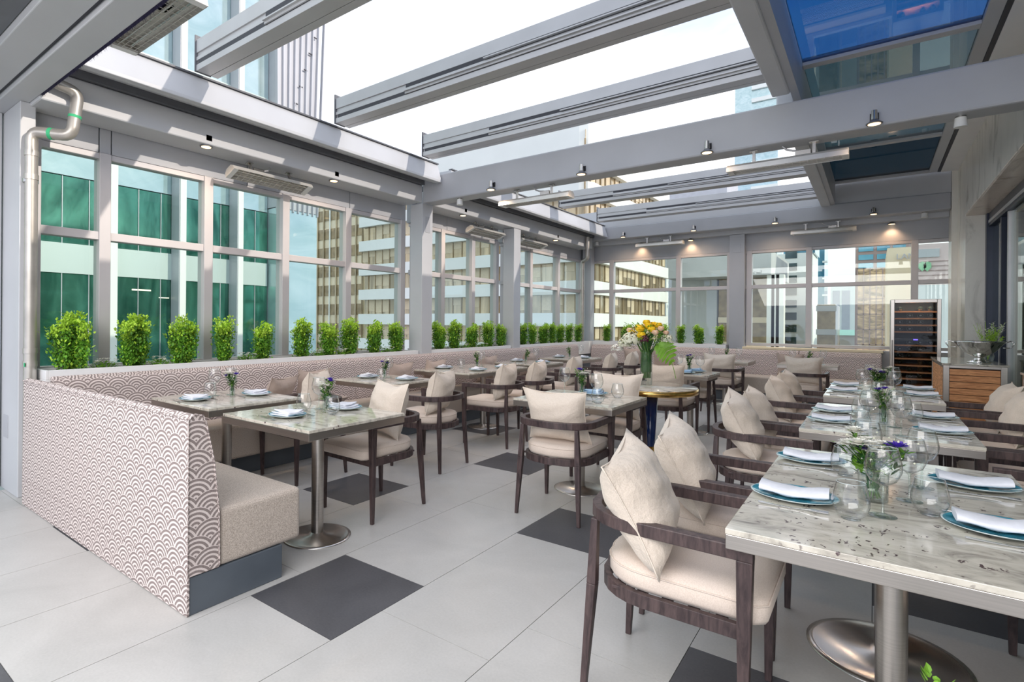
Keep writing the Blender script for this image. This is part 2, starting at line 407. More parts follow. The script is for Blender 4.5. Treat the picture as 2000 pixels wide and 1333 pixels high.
# fascia above and wall below the windows
m = MB()
for (a, b) in ((1.33, 1.81), (1.82, 1.905), (1.915, 3.2), (3.21, 4.62), (4.63, 5.66), (5.8, 6.6), (6.61, 8.05), (8.2, 9.9), (9.91, 11.75)): m.box(XW-.06, XW+.05, a, b, ZH+.002, 3.24)
m.box(XW-.06, XW+.05, 1.3, 11.75, -.3, ZB-.001)
struct(m.build('wall_left', M['paint'], None, .003), 'grey panelled wall below and above the left windows')
# far wall
YF = 11.75
window(4, 'y', YF, -5.2, -2.2, ZB, ZH-.02, [-5.12, -4.62, -3.2, -2.24], ZT, 'far windows left of the wide pillar')
window(5, 'y', YF, -1.98, 1.05, ZB+.03, ZH-.02, [-1.9, -.94, .52, 1.02], ZT, 'far windows right of the wide pillar, behind the wine fridge')
m = MB(); m.box(-5.25, 1.2, YF-.05, YF+.06, ZH-.018, 3.35); m.box(-5.25, 1.2, YF-.05, YF+.06, -.3, ZB-.001)
struct(m.build('wall_back', M['paint'], None, .003), 'grey panelled wall below and above the far windows')
m = MB(); m.box(-2.22, -1.96, YF-.185, YF+.04, -.1, 3.085); m.box(-2.15, -2.03, YF-.19, YF-.185, 2.74, 2.9)
struct(m.build('trim_1', M['paint'], None, .004), 'wide grey pillar between the far windows')
m = MB(); m.box(-1.97, .12, YF-.3, YF-.05, .90, .945)
struct(m.build('trim_2', M['cream'], None, .006), 'long pale window ledge above the far banquette')

# ---------------------------------------------------------------- columns and roof steel
def thing_box(name, label, cat, mat, *boxes, bevel=.006, group=None, caps=None):
    m = MB()
    for b in boxes: m.box(*b)
    return tag(m.build(name, mat, None, bevel), label, cat, group)
c = thing_box('steel_column', 'grey steel column behind the first planter end, the nearer one', 'column', M['paint_light'], (-5.12, -4.9, 5.62, 5.84, 0, 2.99))
MB().box(-4.899, -4.896, 5.68, 5.78, 2.6, 2.82).build('access_cover', M['paint'], c, .001)
c = thing_box('steel_column', 'grey steel column farther down the left wall', 'column', M['paint_light'], (-5.12, -4.9, 8.02, 8.24, 0, 2.99))
c = thing_box('steel_column', 'slim grey steel column in the far left corner', 'column', M['paint'], (-5.2, -5.0, 11.45, 11.65, 0, 3.2))
# left box beam and gutter, split by the cross beam
for (a, b, lab) in ((1.3, 5.615, 'long grey box beam over the near left windows'), (5.875, 11.3, 'grey box beam over the farther left windows')):
    bm_ = thing_box('roof_beam', lab, 'beam', M['paint_light'], (-5.24, -4.9, a, b, 2.995, 3.23), bevel=.012)
    MB().box(-5.3, -4.86, a, b, 3.232, 3.30).build('recess_strip', M['charcoal'], bm_)
for (a, b, lab) in ((1.3, 5.60, 'wide pale roof gutter with sun patches over the near left windows'), (5.89, 11.28, 'wide pale roof gutter over the farther left windows')):
    gt = MB(); gt.add([(-4.55, a, 3.21), (-4.55, b, 3.21), (-4.55, b, 3.24), (-4.55, a, 3.24), (-4.62, a, 3.46), (-4.62, b, 3.46), (-5.3, a, 3.46), (-5.3, b, 3.46), (-5.3, a, 3.31), (-5.3, b, 3.31), (-4.9, a, 3.305), (-4.9, b, 3.305), (-4.62, a, 3.21), (-4.62, b, 3.21)],
        [(0, 1, 2, 3), (3, 2, 5, 4), (4, 5, 7, 6), (6, 7, 9, 8), (8, 9, 11, 10), (10, 11, 13, 12), (12, 13, 1, 0), (0, 3, 4, 6, 8, 10, 12), (1, 13, 11, 9, 7, 5, 2)])
    g0 = tag(gt.build('roof_gutter', M['paint_light'], None, .006), lab, 'gutter')
    MB().box(-4.66, -4.60, a, b, 3.461, 3.475).build('edge_strip', M['charcoal'], g0)
b1 = thing_box('cross_beam', 'deep grey cross beam spanning the middle of the terrace', 'beam', M['paint'], (-4.9, 1.0, 5.62, 5.87, 2.99, 3.34), bevel=.018)
b2 = thing_box('cross_beam', 'grey cross beam high over the far banquette', 'beam', M['paint'], (-5.3, .925, 11.3, 11.55, 3.17, 3.43), bevel=.015)
MB().box(-5.3, .925, 11.33, 11.55, 3.435, 3.80).build('upper_fascia', M['paint_light'], b2)
MB().box(-5.3, .925, 11.55, 11.69, 3.09, 3.2).build('rear_ledge', M['paint_light'], b2)
# sliding-roof rails
def rail(y, x0, x1, lab, z=3.45):
    r = empty('roof_rail', (0, y, z)); tag(r, lab, 'roof rail', 'sliding roof rails across the open sky')
    MB().box(x0, x1, 0, .12, .0, .05).box(x0, x1, .012, .12, .05, .26).box(x0, x1, 0, .012, .085, .115).box(x0, x1, 0, .012, .15, .26).build('track', M['alu'], r, .002)
    MB().box(x0+1.0, x1, -.012, .0, .055, .075).box(x0+1.0, x1, -.03, .0, .075, .085).box(x0+1.9, x1, -.026, .0, .12, .13).build('runner', M['alu'], r)
    MB().box(x0+.03, x1, .001, .0115, .05, .085).box(x0+1.0, x1, .001, .0115, .115, .15).build('slot', M['dark'], r)
    MB().box(x0-.012, x0, -.01, .13, -.005, .3).build('end_cap', M['charcoal'], r)
    MB().box(x0, x1, .124, .19, .0, .05).build('lower_flange', M['alu'], r)
for y, lab in ((2.27, 'nearest pale metal roof rail crossing the sky above the left beam'), (3.76, 'pale metal roof rail, second from the front, crossing the middle of the sky'), (5.16, 'pale metal roof rail just in front of the deep cross beam'),
               (7.3, 'pale metal roof rail first behind the deep cross beam'), (8.9, 'pale metal roof rail second behind the deep cross beam')):
    rail(y, -4.5, -.74, lab)
rail(10.6, -4.5, -.74, 'farthest pale metal roof rail, just above the far cross beam')
for (a, b, lab) in ((1.4, 5.615, 'sloping grey roof girder along the edge of the big blue glass panel'), (5.875, 11.3, 'grey roof girder beyond the deep cross beam, beside the smaller glass panels')):
    thing_box('roof_girder', lab, 'beam', M['paint_light'], (-.74, -.60, a, b, 3.40, 3.62), bevel=.015)
# fixed glass roof on the right
f = MB(); z = 3.76; BARS = (2.8, 6.0, 9.15, 11.25)
for q in BARS: f.box(-.54, .66, q-.05, q+.05, z, z+.07)
for (a, b) in ((-.60, -.54), (.66, .76)): f.box(a, b, 1.4, 11.3, z, z+.07)
sk = tag(f.build('skylight_frame', M['paint_light'], None, .004), 'fixed roof of tinted blue glass panels beside the marble wall, top right', 'skylight')
for i, (a, b) in enumerate(((1.4, 2.75), (2.85, 5.95), (6.05, 9.1), (9.2, 11.2))):
    MB().box(-.54, .66, a, b, z+.03, z+.045).build('glass_pane', M[('roofglass', 'roofglass', 'roofglass2', 'roofglass3')[i]], sk)
MB().box(.765, .80, 1.4, 11.3, z-.002, z+.03).build('slot_strip', M['dark'], sk)
MB().box(-.60, -.54, 1.4, 11.3, 3.42, 3.76).build('side_upstand', M['paint'], sk)
m = MB(); m.box(.80, 1.02, -.4, 5.0, 3.75, 3.84).box(.80, 1.02, 5.01, 8.4, 3.75, 3.84).box(.80, 1.02, 8.41, 11.3, 3.75, 3.84)
struct(m.build('ceiling', M['white'], None, .002), 'off-white ceiling strip beside the marble wall')
# ---------------------------------------------------------------- right wall: marble, soffit, folding doors
XR = 1.0; ZS = 2.93; YD = 10.4
m = MB()
m.box(XR, XR+.25, -1, YD, ZS, 3.76)                       # marble band over the opening
m.box(XR, XR+.30, YD, 11.3, 0, 3.76); m.box(.93, XR+.3, 11.3, 11.7, 0, 3.85)
struct(m.build('wall_right', M['marble'], None, .004), 'pale veined marble wall and pilaster on the right')
m = MB(); m.box(XR+.004, 1.26, -1, YD, ZS-.03, ZS)
struct(m.build('trim_3', M['travertine'], None, .002), 'travertine soffit over the folding doors')
m = MB()
m.box(1.22, 1.32, -1, YD, 2.72, ZS-.03)
m.box(1.2, 1.36, YD-.12, YD, 0, ZS-.03)
dr = struct(m.build('door_1', M['blueframe'], None, .004), 'dark-framed glass folding doors along the right side')
MB().box(1.215, 1.22, -1, YD-.12, 2.76, 2.80).build('head_track', M['alu'], dr)
for i, y in enumerate((9.5, 9.05, 8.1, 7.75, 6.6, 5.2, 3.9, 2.6, 1.3)):
    MB().box(1.235, 1.30, y-.035, y+.035, .02, 2.72).build('door_stile', M['blueframe'] if i % 2 == 0 else M['alu'], dr, .003)
for (a, b) in ((9.535, 10.28), (8.135, 9.015), (6.635, 7.715), (5.235, 6.565), (3.935, 5.165), (2.635, 3.865), (1.335, 2.565)):
    MB().box(1.26, 1.272, a, b, .06, 2.70).build('door_glass', M['glass'], dr)
MB().box(1.225, 1.235, 7.73, 7.77, .95, 1.2).build('door_handle', M['rubber'], dr, .003)
# dim room behind the doors
m = MB(); m.box(3.2, 3.25, -1, 11.5, 0, 3.4); m.box(1.3, 3.25, 11.45, 11.5, 0, 3.4); m.box(1.36, 3.25, -1, 11.5, 2.95, 3.0); m.box(1.36, 3.25, -1, 11.5, -.04, -.001)
struct(m.build('wall_indoor', plain('indoor_wall', (.34, .33, .24), .8), None), 'indoor room seen through the folding doors')
# upper storeys that shade the terrace
m = MB(); m.box(1.03, 3.3, -1, 11.6, 3.86, 4.35)
struct(m.build('wall_upper', M['concrete'], None), 'upper storey of the building above the marble wall')
# ---------------------------------------------------------------- opening we look through: header, ceiling, post
m = MB(); m.box(-5.7, 1.0, 1.14, 1.30, 3.02, 3.18); m.box(-5.7, 1.0, .93, 1.12, 3.05, 3.2)
hd = struct(m.build('trim_4', M['paint_light'], None, .006), 'grey track header of the open folding wall, top left')
MB().box(-5.7, 1.0, 1.121, 1.139, 3.06, 3.2).build('track_gap', M['dark'], hd)
mb = MB()
for i in range(2600):
    x = -5.7+6.7*i/2600+random.uniform(-.002, .002); l = random.uniform(.03, .06); t = random.uniform(-.012, .02)
    y = 1.30+random.uniform(0, .022)
    mb.add([(x-.0026, y, 3.04), (x+.0026, y, 3.04), (x+.001+random.uniform(-.004, .004), y+t*.5+.005, 3.04-l*.55)], [(0, 1, 2)])
mb.box(-5.7, 1.0, 1.30, 1.325, 3.03, 3.06)
br = mb.build('brush_seal', M['bristle'], hd); br['kind'] = 'stuff'
m = MB(); m.box(-5.7, 1.0, .30, .925, 3.10, 3.16); m.box(-3.2, -3.19, .30, .92, 3.098, 3.1)
struct(m.build('ceiling', M['charcoal'], None, .002), 'dark grey ceiling panel above the camera, top left corner')
m = MB(); m.box(-5.62, -5.13, 1.24, 1.34, 0, 3.02); m.box(-5.7, -5.56, 1.10, 1.23, 0, 3.02)
po = struct(m.build('trim_5', M['paint_light'], None, .006), 'pale grey door post at the left edge')
MB().box(-5.5, -5.38, 1.236, 1.24, .42, .6).build('access_cover', M['paint'], po, .001)
# ---------------------------------------------------------------- banquettes
def bench(root, axis, p, a, b, sgn, z_top=.91, ends=None):
    pass
ban = empty('banquette', (-2.47, 1.22, 0)); tag(ban, 'fan-patterned upholstered banquette running along the left wall and around its near corner', 'banquette')
def rel(o, root):  # geometry authored in world space
    o.location = -Vector(root.location); return o
m = MB()
# return bench (back along y=1.22)
prof = [(1.22, .0), (1.22, .905), (1.25, .925), (1.285, .915), (1.30, .88), (1.345, .70), (1.372, .45), (1.376, .18), (1.222, .18), (1.222, 0)]
m.xprism([(1.22, .18), (1.376, .18), (1.372, .45), (1.345, .70), (1.305, .88), (1.288, .915), (1.25, .925), (1.224, .908)], -4.93, -2.47)
m.box(-4.93, -2.47, 1.2201, 1.235, 0.003, .179)
rel(m.build('back_rest', M['scale'], ban, .004, True), ban)
pm = MB(); 
for x0 in (-4.92,): pm.tube([(-2.468, 1.222, .18), (-2.468, 1.222, .905), (-2.468, 1.25, .927), (-2.468, 1.29, .917), (-2.468, 1.305, .885), (-2.468, 1.345, .70), (-2.468, 1.372, .45), (-2.468, 1.376, .19)], .004, 6)
pm.tube([(-4.93, 1.221, .908), (-2.47, 1.221, .908)], .005, 6)
rel(pm.build('piping', M['scale'], ban, 0, True), ban)
m = MB(); m.box(-4.93, -2.475, 1.38, 1.85, .175, .455); rel(m.build('seat_cushion', M['linen'], ban, .028, False, 0, 4), ban)
m = MB(); m.box(-4.93, -2.476, 1.236, 1.73, 0.001, .175); rel(m.build('plinth', M['plinth'], ban, .003), ban)
# long back on the left wall in panels
ys = [1.385, 2.85, 4.35, 5.85, 7.4, 8.95, 10.5]
def backpanel(a, b):
    m = MB(); pr = [(-4.93, .18), (-4.93, .925), (-4.90, .925), (-4.865, .905), (-4.845, .86), (-4.80, .46), (-4.80, .18)]
    m.add([(x, a, z) for x, z in pr]+[(x, b, z) for x, z in pr], [tuple(range(7)), tuple(reversed(range(7, 14)))]+[(i, i+7, (i+1) % 7+7, (i+1) % 7) for i in range(7)])
    return m
for i in range(len(ys)-1):
    rel(backpanel(ys[i]+.002, ys[i+1]-.002).build('back_rest', M['scale'], ban, .006, True), ban)
m = MB(); m.box(-4.795, -4.30, 1.855, 10.60, .175, .455); rel(m.build('seat_cushion', M['linen'], ban, .028, False, 0, 4), ban)
m = MB(); m.box(-4.93, -4.42, 1.735, 11.2, 0.001, .175); rel(m.build('plinth', M['plinth'], ban, .003), ban)
far = empty('banquette', (.1, 11.2, 0)); tag(far, 'rose-tinted fan-patterned banquette along the far wall under the windows', 'banquette')
def farpanel(a, b):
    m = MB(); pr = [(11.42, .10), (11.42, .90), (11.38, .90), (11.335, .88), (11.30, .82), (11.24, .46), (11.24, .10)]
    return m.xprism(pr, a, b)
xs = [-4.92, -3.6, -2.2, -1.95 + .9, .1]
for i in range(len(xs)-1):
    rel(farpanel(xs[i]+.002, xs[i+1]-.002).build('back_rest', M['scale'], far, .02, True, 0, 3), far)
m = MB(); m.box(-4.28, -1.08, 10.68, 11.235, .175, .455).box(-1.05, .08, 10.68, 11.235, .175, .455); rel(m.build('seat_cushion', M['linen'], far, .03, False, 0, 4), far)
m = MB(); m.box(-4.40, .06, 10.80, 11.235, 0, .172); rel(m.build('plinth', M['plinth'], far), far)

# ---------------------------------------------------------------- planters and planting
def planter(x0, x1, y0, y1, lab):
    r = MB(); t = .02; r.box(x0, x1, y0, y0+t, .90, .972).box(x0, x1, y1-t, y1, .90, .972).box(x0, x0+t, y0+t, y1-t, .90, .972).box(x1-t, x1, y0+t, y1-t, .90, .972).box(x0, x1, y0, y1, .70, .9)
    o = tag(r.build('planter_box', M['white'], None, .003), lab, 'planter')
    MB().box(x0+t, x1-t, y0+t, y1-t, .9, .955).build('soil', M['soil'], o); return o
planter(-5.20, -4.935, 1.36, 5.60, 'long white planter trough behind the near part of the left banquette')
planter(-5.20, -4.935, 5.85, 8.0, 'white planter trough between the two columns')
planter(-5.20, -4.935, 8.26, 11.4, 'white planter trough from the second column to the corner')
planter(-4.95, -2.25, 11.44, 11.66, 'white planter trough along the far wall left of the wide pillar')
def shrub(seed, n=620, h=.44, wd=.135):
    R = random.Random(seed); r = empty('box_shrub'); r['category'] = 'shrub'
    st = MB(); lf = MB(); nst = R.randint(9, 13); tops = []
    for i in range(nst):
        a = R.uniform(0, 2*pi); q = wd*sqrt(R.random())*.82; hh = h*R.uniform(.70, 1.08)*(1-.05*(q/wd))
        bx_, by_ = cos(a)*q*.72, sin(a)*q*.72; tx, ty = cos(a)*q, sin(a)*q
        st.cyl((bx_, by_, 0), (tx, ty, hh), .0035, .0015, 5); tops.append((bx_, by_, tx, ty, hh))
    for i in range(n):
        b = R.choice(tops); t = R.random()**.9; t = .02+.98*t
        e = min(1, .35+t*5)
        px = b[0]+(b[2]-b[0])*min(1, t*1.8)+R.gauss(0, .024)*e; py = b[1]+(b[3]-b[1])*min(1, t*1.8)+R.gauss(0, .024)*e; pz = b[4]*t+R.uniform(-.01, .012)
        a = R.uniform(0, 2*pi); el = R.uniform(.2, 1.35); L = R.uniform(.020, .036); W_ = L*.34
        d = Vector((cos(a)*cos(el), sin(a)*cos(el), sin(el))); s = Vector((-sin(a), cos(a), R.uniform(-.3, .3))); nn = d.cross(s)*.25
        p = Vector((px, py, pz)); top = t > .78 or R.random() < .16
        lf.add([p, p+d*L*.5+s*W_+nn*W_, p+d*L, p+d*L*.5-s*W_+nn*W_], [(0, 1, 2, 3)], 1 if top else 0)
    st.build('stems', M['stem'], r); o = lf.build('foliage', [M['leaf'], M['leaftip']], r); return remember(r)
SH = [shrub(s, n, h, w_) for s, n, h, w_ in ((3, 3600, .44, .14), (5, 3000, .43, .12), (8, 2600, .44, .105), (11, 2300, .41, .095), (14, 1700, .40, .08))]
lefts = [(1.56, 0, 'first box shrub from the drainpipe, broad and open-topped'), (2.02, 0, 'second box shrub from the drainpipe'), (2.43, 1, 'third box shrub from the drainpipe, split into two tops'), (2.88, 1, 'fourth box shrub from the drainpipe, with one tall shoot'),
  (3.28, 3, 'fifth box shrub from the drainpipe, narrow and rounded'), (3.77, 2, 'sixth box shrub from the drainpipe, tall and columnar'), (4.15, 3, 'seventh box shrub from the drainpipe'), (4.49, 2, 'eighth box shrub from the drainpipe'), (4.89, 3, 'ninth box shrub from the drainpipe'), (5.29, 3, 'last box shrub before the nearer column')]
mid_ = [(6.2, 3, 'first box shrub past the nearer column'), (6.56, 2, 'second box shrub past the nearer column'), (7.02, 3, 'third box shrub past the nearer column'), (7.5, 2, 'fourth box shrub past the nearer column'), (7.86, 4, 'last box shrub before the farther column')]
o_ = ['first', 'second', 'third', 'fourth', 'fifth', 'sixth', 'seventh', 'eighth', 'ninth', 'tenth']
rr_ = [(8.62, 4), (8.95, 4), (9.38, 3), (9.75, 4), (10.1, 4), (10.5, 4), (10.95, 4)]
for y, k, lab in lefts+mid_+[(y, k, o_[i]+' box shrub past the farther column, near the corner') for i, (y, k) in enumerate(rr_)]:
    place(SH[k], None, (-5.06, y, .95), random.uniform(0, 6), lab+', in the left trough', 'box shrubs in the window troughs', (1, 1, random.uniform(.95, 1.04)))
for i, x in enumerate((-4.66, -4.22, -3.86, -3.46, -3.1, -2.76, -2.38)):
    place(SH[3 if i % 2 else 4], None, (x, 11.55, .95), random.uniform(0, 6), o_[i]+' box shrub from the corner in the far trough', 'box shrubs in the window troughs')
def flowerclump(seed):
    R = random.Random(seed); r = empty('bedding_plant'); r['category'] = 'flowering plant'
    lf = MB(); fl = MB()
    for i in range(150):
        a = R.uniform(0, 2*pi); q = .10*sqrt(R.random()); z = R.uniform(0, .06)*(1.2-q*6); d = Vector((cos(a), sin(a), R.uniform(.1, .9))).normalized(); s = Vector((-sin(a), cos(a), 0)); p = Vector((cos(a)*q*.7, sin(a)*q*.9, max(0, z)))
        L = R.uniform(.02, .04); lf.add([p, p+d*L*.5+s*L*.3, p+d*L, p+d*L*.5-s*L*.3], [(0, 1, 2, 3)])
    for i in range(26):
        p = Vector((R.uniform(-.05, .05), R.uniform(-.09, .09), R.uniform(.05, .085)))
        for k in range(5):
            a = k*2*pi/5+i; d = Vector((cos(a), sin(a), .35)); s = Vector((-sin(a), cos(a), 0)); fl.add([p, p+d*.012+s*.007, p+d*.019, p+d*.012-s*.007], [(0, 1, 2, 3)])
    lf.build('foliage', M['leafbright'], r); fl.build('white_blooms', M['petalwhite'], r); return remember(r)
FC = flowerclump(2)
for i, (y, lab) in enumerate(((1.79, 'first and second box shrubs'), (2.23, 'second and third box shrubs'), (3.08, 'fourth and fifth box shrubs'), (3.97, 'sixth and seventh box shrubs'), (4.33, 'seventh and eighth box shrubs'), (5.09, 'ninth and last box shrubs by the nearer column'),
    (6.8, 'second and third shrubs past the nearer column'), (7.26, 'third and fourth shrubs past the nearer column'))):
    place(FC, None, (-5.03, y, .95), i*1.1, 'low white-flowering bedding plant between the '+lab, 'white bedding plants in the troughs')

# ---------------------------------------------------------------- pillow maker
def pillow_mesh(wd=.44, ht=.42, th=.15, seed=0, n=18):
    R = random.Random(seed); vs = []; fs = []
    def pt(u, v, side):
        x = u*wd/2*(1-.13*(1-v*v)); z = v*ht/2*(1-.13*(1-u*u))
        e = max(0, (1-abs(u)**3.2)*(1-abs(v)**3.2)); t = th/2*e**.62*(1+.05*sin(9*u+4*v+seed)*abs(v)+.04*sin(11*v-3*u))
        if side > 0 and v > .2: t *= 1+.06*sin(u*6+seed)
        return (x, side*t+.012*sin(u*2+seed)*0, z+.006*sin(5*u+seed)*(v > .95))
    for side in (1, -1):
        b = len(vs)
        for j in range(n+1):
            for i in range(n+1): vs.append(pt(-1+2*i/n, -1+2*j/n, side))
        for j in range(n):
            for i in range(n):
                q = (b+j*(n+1)+i, b+j*(n+1)+i+1, b+(j+1)*(n+1)+i+1, b+(j+1)*(n+1)+i); fs.append(q if side < 0 else tuple(reversed(q)))
    m = MB(); m.add(vs, fs, 0, True); return m
def seam(wd, ht):
    pts = []
    for k in range(48):
        t = k/12; s = int(t) % 4; f = 2*(t-int(t))-1
        u, v = ((f, -1), (1, f), (-f, 1), (-1, -f))[s]
        pts.append((u*wd/2*(1-.13*(1-v*v)), 0, v*ht/2*(1-.13*(1-u*u))))
    m = MB(); m.tube(pts+[pts[0]], .0032, 5); return m
def make_pillow(name, mat, wd, ht, th, cat='pillow', tagged=False):
    o = pillow_mesh(wd, ht, th).build(name, M[mat]); o['category'] = cat
    seam(wd, ht).build('piping', M[mat], o)
    if tagged: MB().box(wd/2-.06, wd/2-.015, -.004, .004, -ht/2-.025, -ht/2+.01).build('care_tag', M['white_tag'], o)
    return remember(o)
PIL = make_pillow('back_pillow', 'pillow', .47, .41, .20)
TPL = make_pillow('bench_pillow', 'taupe', .42, .42, .15)

# ---------------------------------------------------------------- armchair
def make_chair():
    r = empty('armchair'); r['category'] = 'chair'
    # rail path (faces +y)
    def path(wx, yf, yb, z, rad=.2, zf=None):
        pts = [(-wx, yf, z)]
        for k in range(7):
            a = pi+k*(pi/2)/6; pts.append((-wx+rad+rad*cos(a), yb+rad+rad*sin(a), z))
        for k in range(1, 4): pts.append((-wx+rad+(2*wx-2*rad)*k/4, yb-.012*sin(pi*k/4), z))
        for k in range(7):
            a = 1.5*pi+k*(pi/2)/6; pts.append((wx-rad+rad*cos(a), yb+rad+rad*sin(a), z))
        pts.append((wx, yf, z)); return pts
    P = path(.262, .285, -.275, .660, .18); hw = [.021]+[.021]*1+[.018]*15+[.021]*2
    MB().sweep(P, hw[:len(P)] if len(hw) >= len(P) else .019, .023).build('arm_rail', M['wood'], r, .004)
    for sx in (-1, 1):
        MB().taper((sx*.262, .262, .638), (sx*.258, .258, 0), (.021, .023), (.011, .012)).build('leg', M['wood'], r, .003)
        lg = MB(); lg.taper((sx*.205, -.245, .638), (sx*.215, -.25, .40), (.013, .013), (.019, .017)); lg.taper((sx*.215, -.25, .40), (sx*.235, -.275, 0), (.019, .017), (.011, .011)); lg.build('leg', M['wood'], r, .003)
    F = path(.243, .24, -.245, .405, .19)
    fr = MB(); fr.sweep(F, .012, .024); fr.sweep([(-.245, .25, .405), (.245, .25, .405)], .012, .024)
    for k in range(5): fr.box(-.235, .235, -.17+k*.085, -.135+k*.085, .412, .424)
    fr.build('seat_frame', M['wood'], r, .002)
    poly = []
    for p in path(.232, .315, -.232, 0, .17): poly.append((p[0], p[1]))
    poly[0] = (-.232, .29); poly.insert(0, (-.205, .318)); poly[-1] = (.232, .29); poly.append((.205, .318))
    cu = MB(); n = len(poly); cx, cy = 0, .04
    rings = [(.965, .428), (1, .445), (1, .485), (.965, .505), (.8, .513), (.4, .517)]
    vs = [(cx+(x-cx)*s, cy+(y-cy)*s, z) for s, z in rings for x, y in poly]; fs = []
    for k in range(len(rings)-1):
        for i in range(n): j = (i+1) % n; fs.append((k*n+i, k*n+j, (k+1)*n+j, (k+1)*n+i))
    fs += [tuple(reversed(range(n))), tuple((len(rings)-1)*n+i for i in range(n))]
    cu.add(vs, fs, 0, True); c = cu.build('seat_cushion', M['cushion'], r)
    pm = MB(); q = [(cx+(x-cx)*1.0, cy+(y-cy)*1.0, .490) for x, y in poly]; pm.tube(q+[q[0]], .003, 5); pm.build('piping', M['cushion'], c)
    return remember(r)
CH = make_chair()
def chair(x, y, face, lab, plab, tilt=.30, pz=None, roll=0, twist=0, poff=0, lat=0, prow='armchairs around the dining tables'):
    """face = direction in degrees the sitter looks (0 = +y, 90 = -x)"""
    a = math.radians(face); place(CH, None, (x, y, 0), a, lab, prow)
    p = PIL if not PIL.get('_used') else None
    if p is None: p = copy_tree(PIL)
    PIL['_used'] = 1
    hgt = .195*abs(cos(roll))+.205*abs(sin(roll))
    zc = .518+hgt*cos(tilt); 
    yl = -.115-poff
    Mx = Matrix.Translation((x, y, 0)) @ Matrix.Rotation(a, 4, 'Z') @ Matrix.Translation((lat, yl, zc)) @ Matrix.Rotation(twist, 4, 'Z') @ Matrix.Rotation(tilt, 4, 'X') @ Matrix.Rotation(roll, 4, 'Y')
    p.matrix_world = Mx; p['label'] = plab; p['group'] = 'cream pillows on the armchairs'; return p
LT = 'long right-hand table'
R1, R2, R3 = 'nearest right-hand table', 'second right-hand table', 'third right-hand table'
WC = 'dark wood armchair '
def cp(x, y, f, w_, **k): chair(x, y, f, WC+w_, 'cream pillow, chair '+w_, **k)
cp(-.57, 2.13, -90, 'in the foreground at the near left of the nearest right-hand table', tilt=.46, twist=.12, roll=.12, lat=.09)
cp(-.58, 2.80, -90, 'second in the row left of the nearest right-hand table', tilt=.46, twist=.14, roll=.1, lat=.12)
cp(-.56, 4.04, -90, 'at the near left of the second right-hand table', tilt=.44, twist=.12, roll=.12, lat=.08)
cp(-.56, 4.64, -90, 'at the far left of the second right-hand table', tilt=.42, twist=.1, lat=.05)
cp(-.56, 5.82, -90, 'at the near left of the third right-hand table', tilt=.42, twist=.1, lat=.05)
cp(-.56, 6.44, -90, 'at the far left of the third right-hand table', tilt=.32)
cp(.70, 2.22, 90, 'mostly out of view at the near right of the nearest right-hand table', tilt=.3)
cp(.72, 2.95, 90, 'at the far right of the nearest right-hand table', tilt=.3)
cp(.74, 3.92, 90, 'at the near right of the second right-hand table', tilt=.3)
cp(.74, 4.52, 90, 'at the far right of the second right-hand table', tilt=.3)
cp(.74, 5.64, 90, 'at the near right of the third right-hand table', tilt=.34)
cp(.74, 6.32, 90, 'at the far right of the third right-hand table', tilt=.36)
cp(-4.0, 3.02, 178, 'behind the small table nearest the corner of the banquette', tilt=.12, twist=-1.0)
cp(-2.90, 2.82, 178, 'on the aisle side of the front left table, tag on its pillow', tilt=.22, twist=-.25)
cp(-3.36, 3.99, 95, 'at the second table along the left banquette', tilt=.24, twist=.2)
cp(-3.40, 5.20, 93, 'at the near end of the third table along the left banquette', tilt=.24, twist=.2)
cp(-3.33, 5.78, 92, 'at the far end of the third table along the left banquette', tilt=.24, twist=.2)
cp(-3.42, 7.00, 92, 'at the fourth table along the left banquette', tilt=.24, twist=.2)
cp(-3.38, 8.22, 92, 'at the near end of the fifth table along the left banquette', tilt=.24, twist=.2)
cp(-3.30, 8.95, 90, 'at the far end of the fifth table along the left banquette', tilt=.24, twist=.2)
cp(-1.79, 3.64, 2, 'seen from behind in front of the centre table', tilt=.36, twist=.08)
cp(-1.86, 4.72, 180, 'between the centre table and the round table', tilt=.2)
cp(-1.90, 6.55, 0, 'behind the round table, seen from behind', tilt=.22)
cp(-1.90, 7.64, 180, 'on the far side of the small table behind the round one', tilt=.2)
cp(-1.90, 9.36, 0, 'in front of the left table at the far banquette', tilt=.15)
cp(-.79, 9.28, 0, 'in front of the right table at the far banquette', tilt=.12)
# pillows lying on the banquettes
def bp(x, y, z, rz, tilt, lab, roll=0, sc=1):
    p = TPL if not TPL.get('_used') else copy_tree(TPL); TPL['_used'] = 1
    p.matrix_world = Matrix.Translation((x, y, z)) @ Matrix.Rotation(rz, 4, 'Z') @ Matrix.Rotation(tilt, 4, 'X') @ Matrix.Rotation(roll, 4, 'Y') @ Matrix.Scale(sc, 4)
    p['label'] = lab; p['group'] = 'taupe pillows along the banquettes'
for y, lab in ((3.62, 'upright against the left banquette before the second table'), (4.95, 'upright against the left banquette between the second and third tables'), (5.62, 'behind the near end of the third left table'), (6.9, 'behind the fourth left table, nearer one'), (8.15, 'behind the fourth left table, farther one')):
    bp(-4.68, y, .66, pi/2, .25, 'taupe square pillow '+lab)
bp(-4.60, 3.15, .64, pi/2+.3, .5, 'dark taupe pillow slumped on the left banquette seat behind the front left table')
bp(-4.45, 3.55, .53, pi/2, 1.3, 'taupe pillow lying flat on the left banquette seat')
for x, lab in ((-3.9, 'near the left corner of the far banquette'), (-3.3, 'on the far banquette behind the big flower vase'), (-1.15, 'at the end of the left half of the far banquette')):
    bp(x, 11.1, .66, 0, .25, 'taupe square pillow '+lab)
for o in (PIL, TPL):
    pass

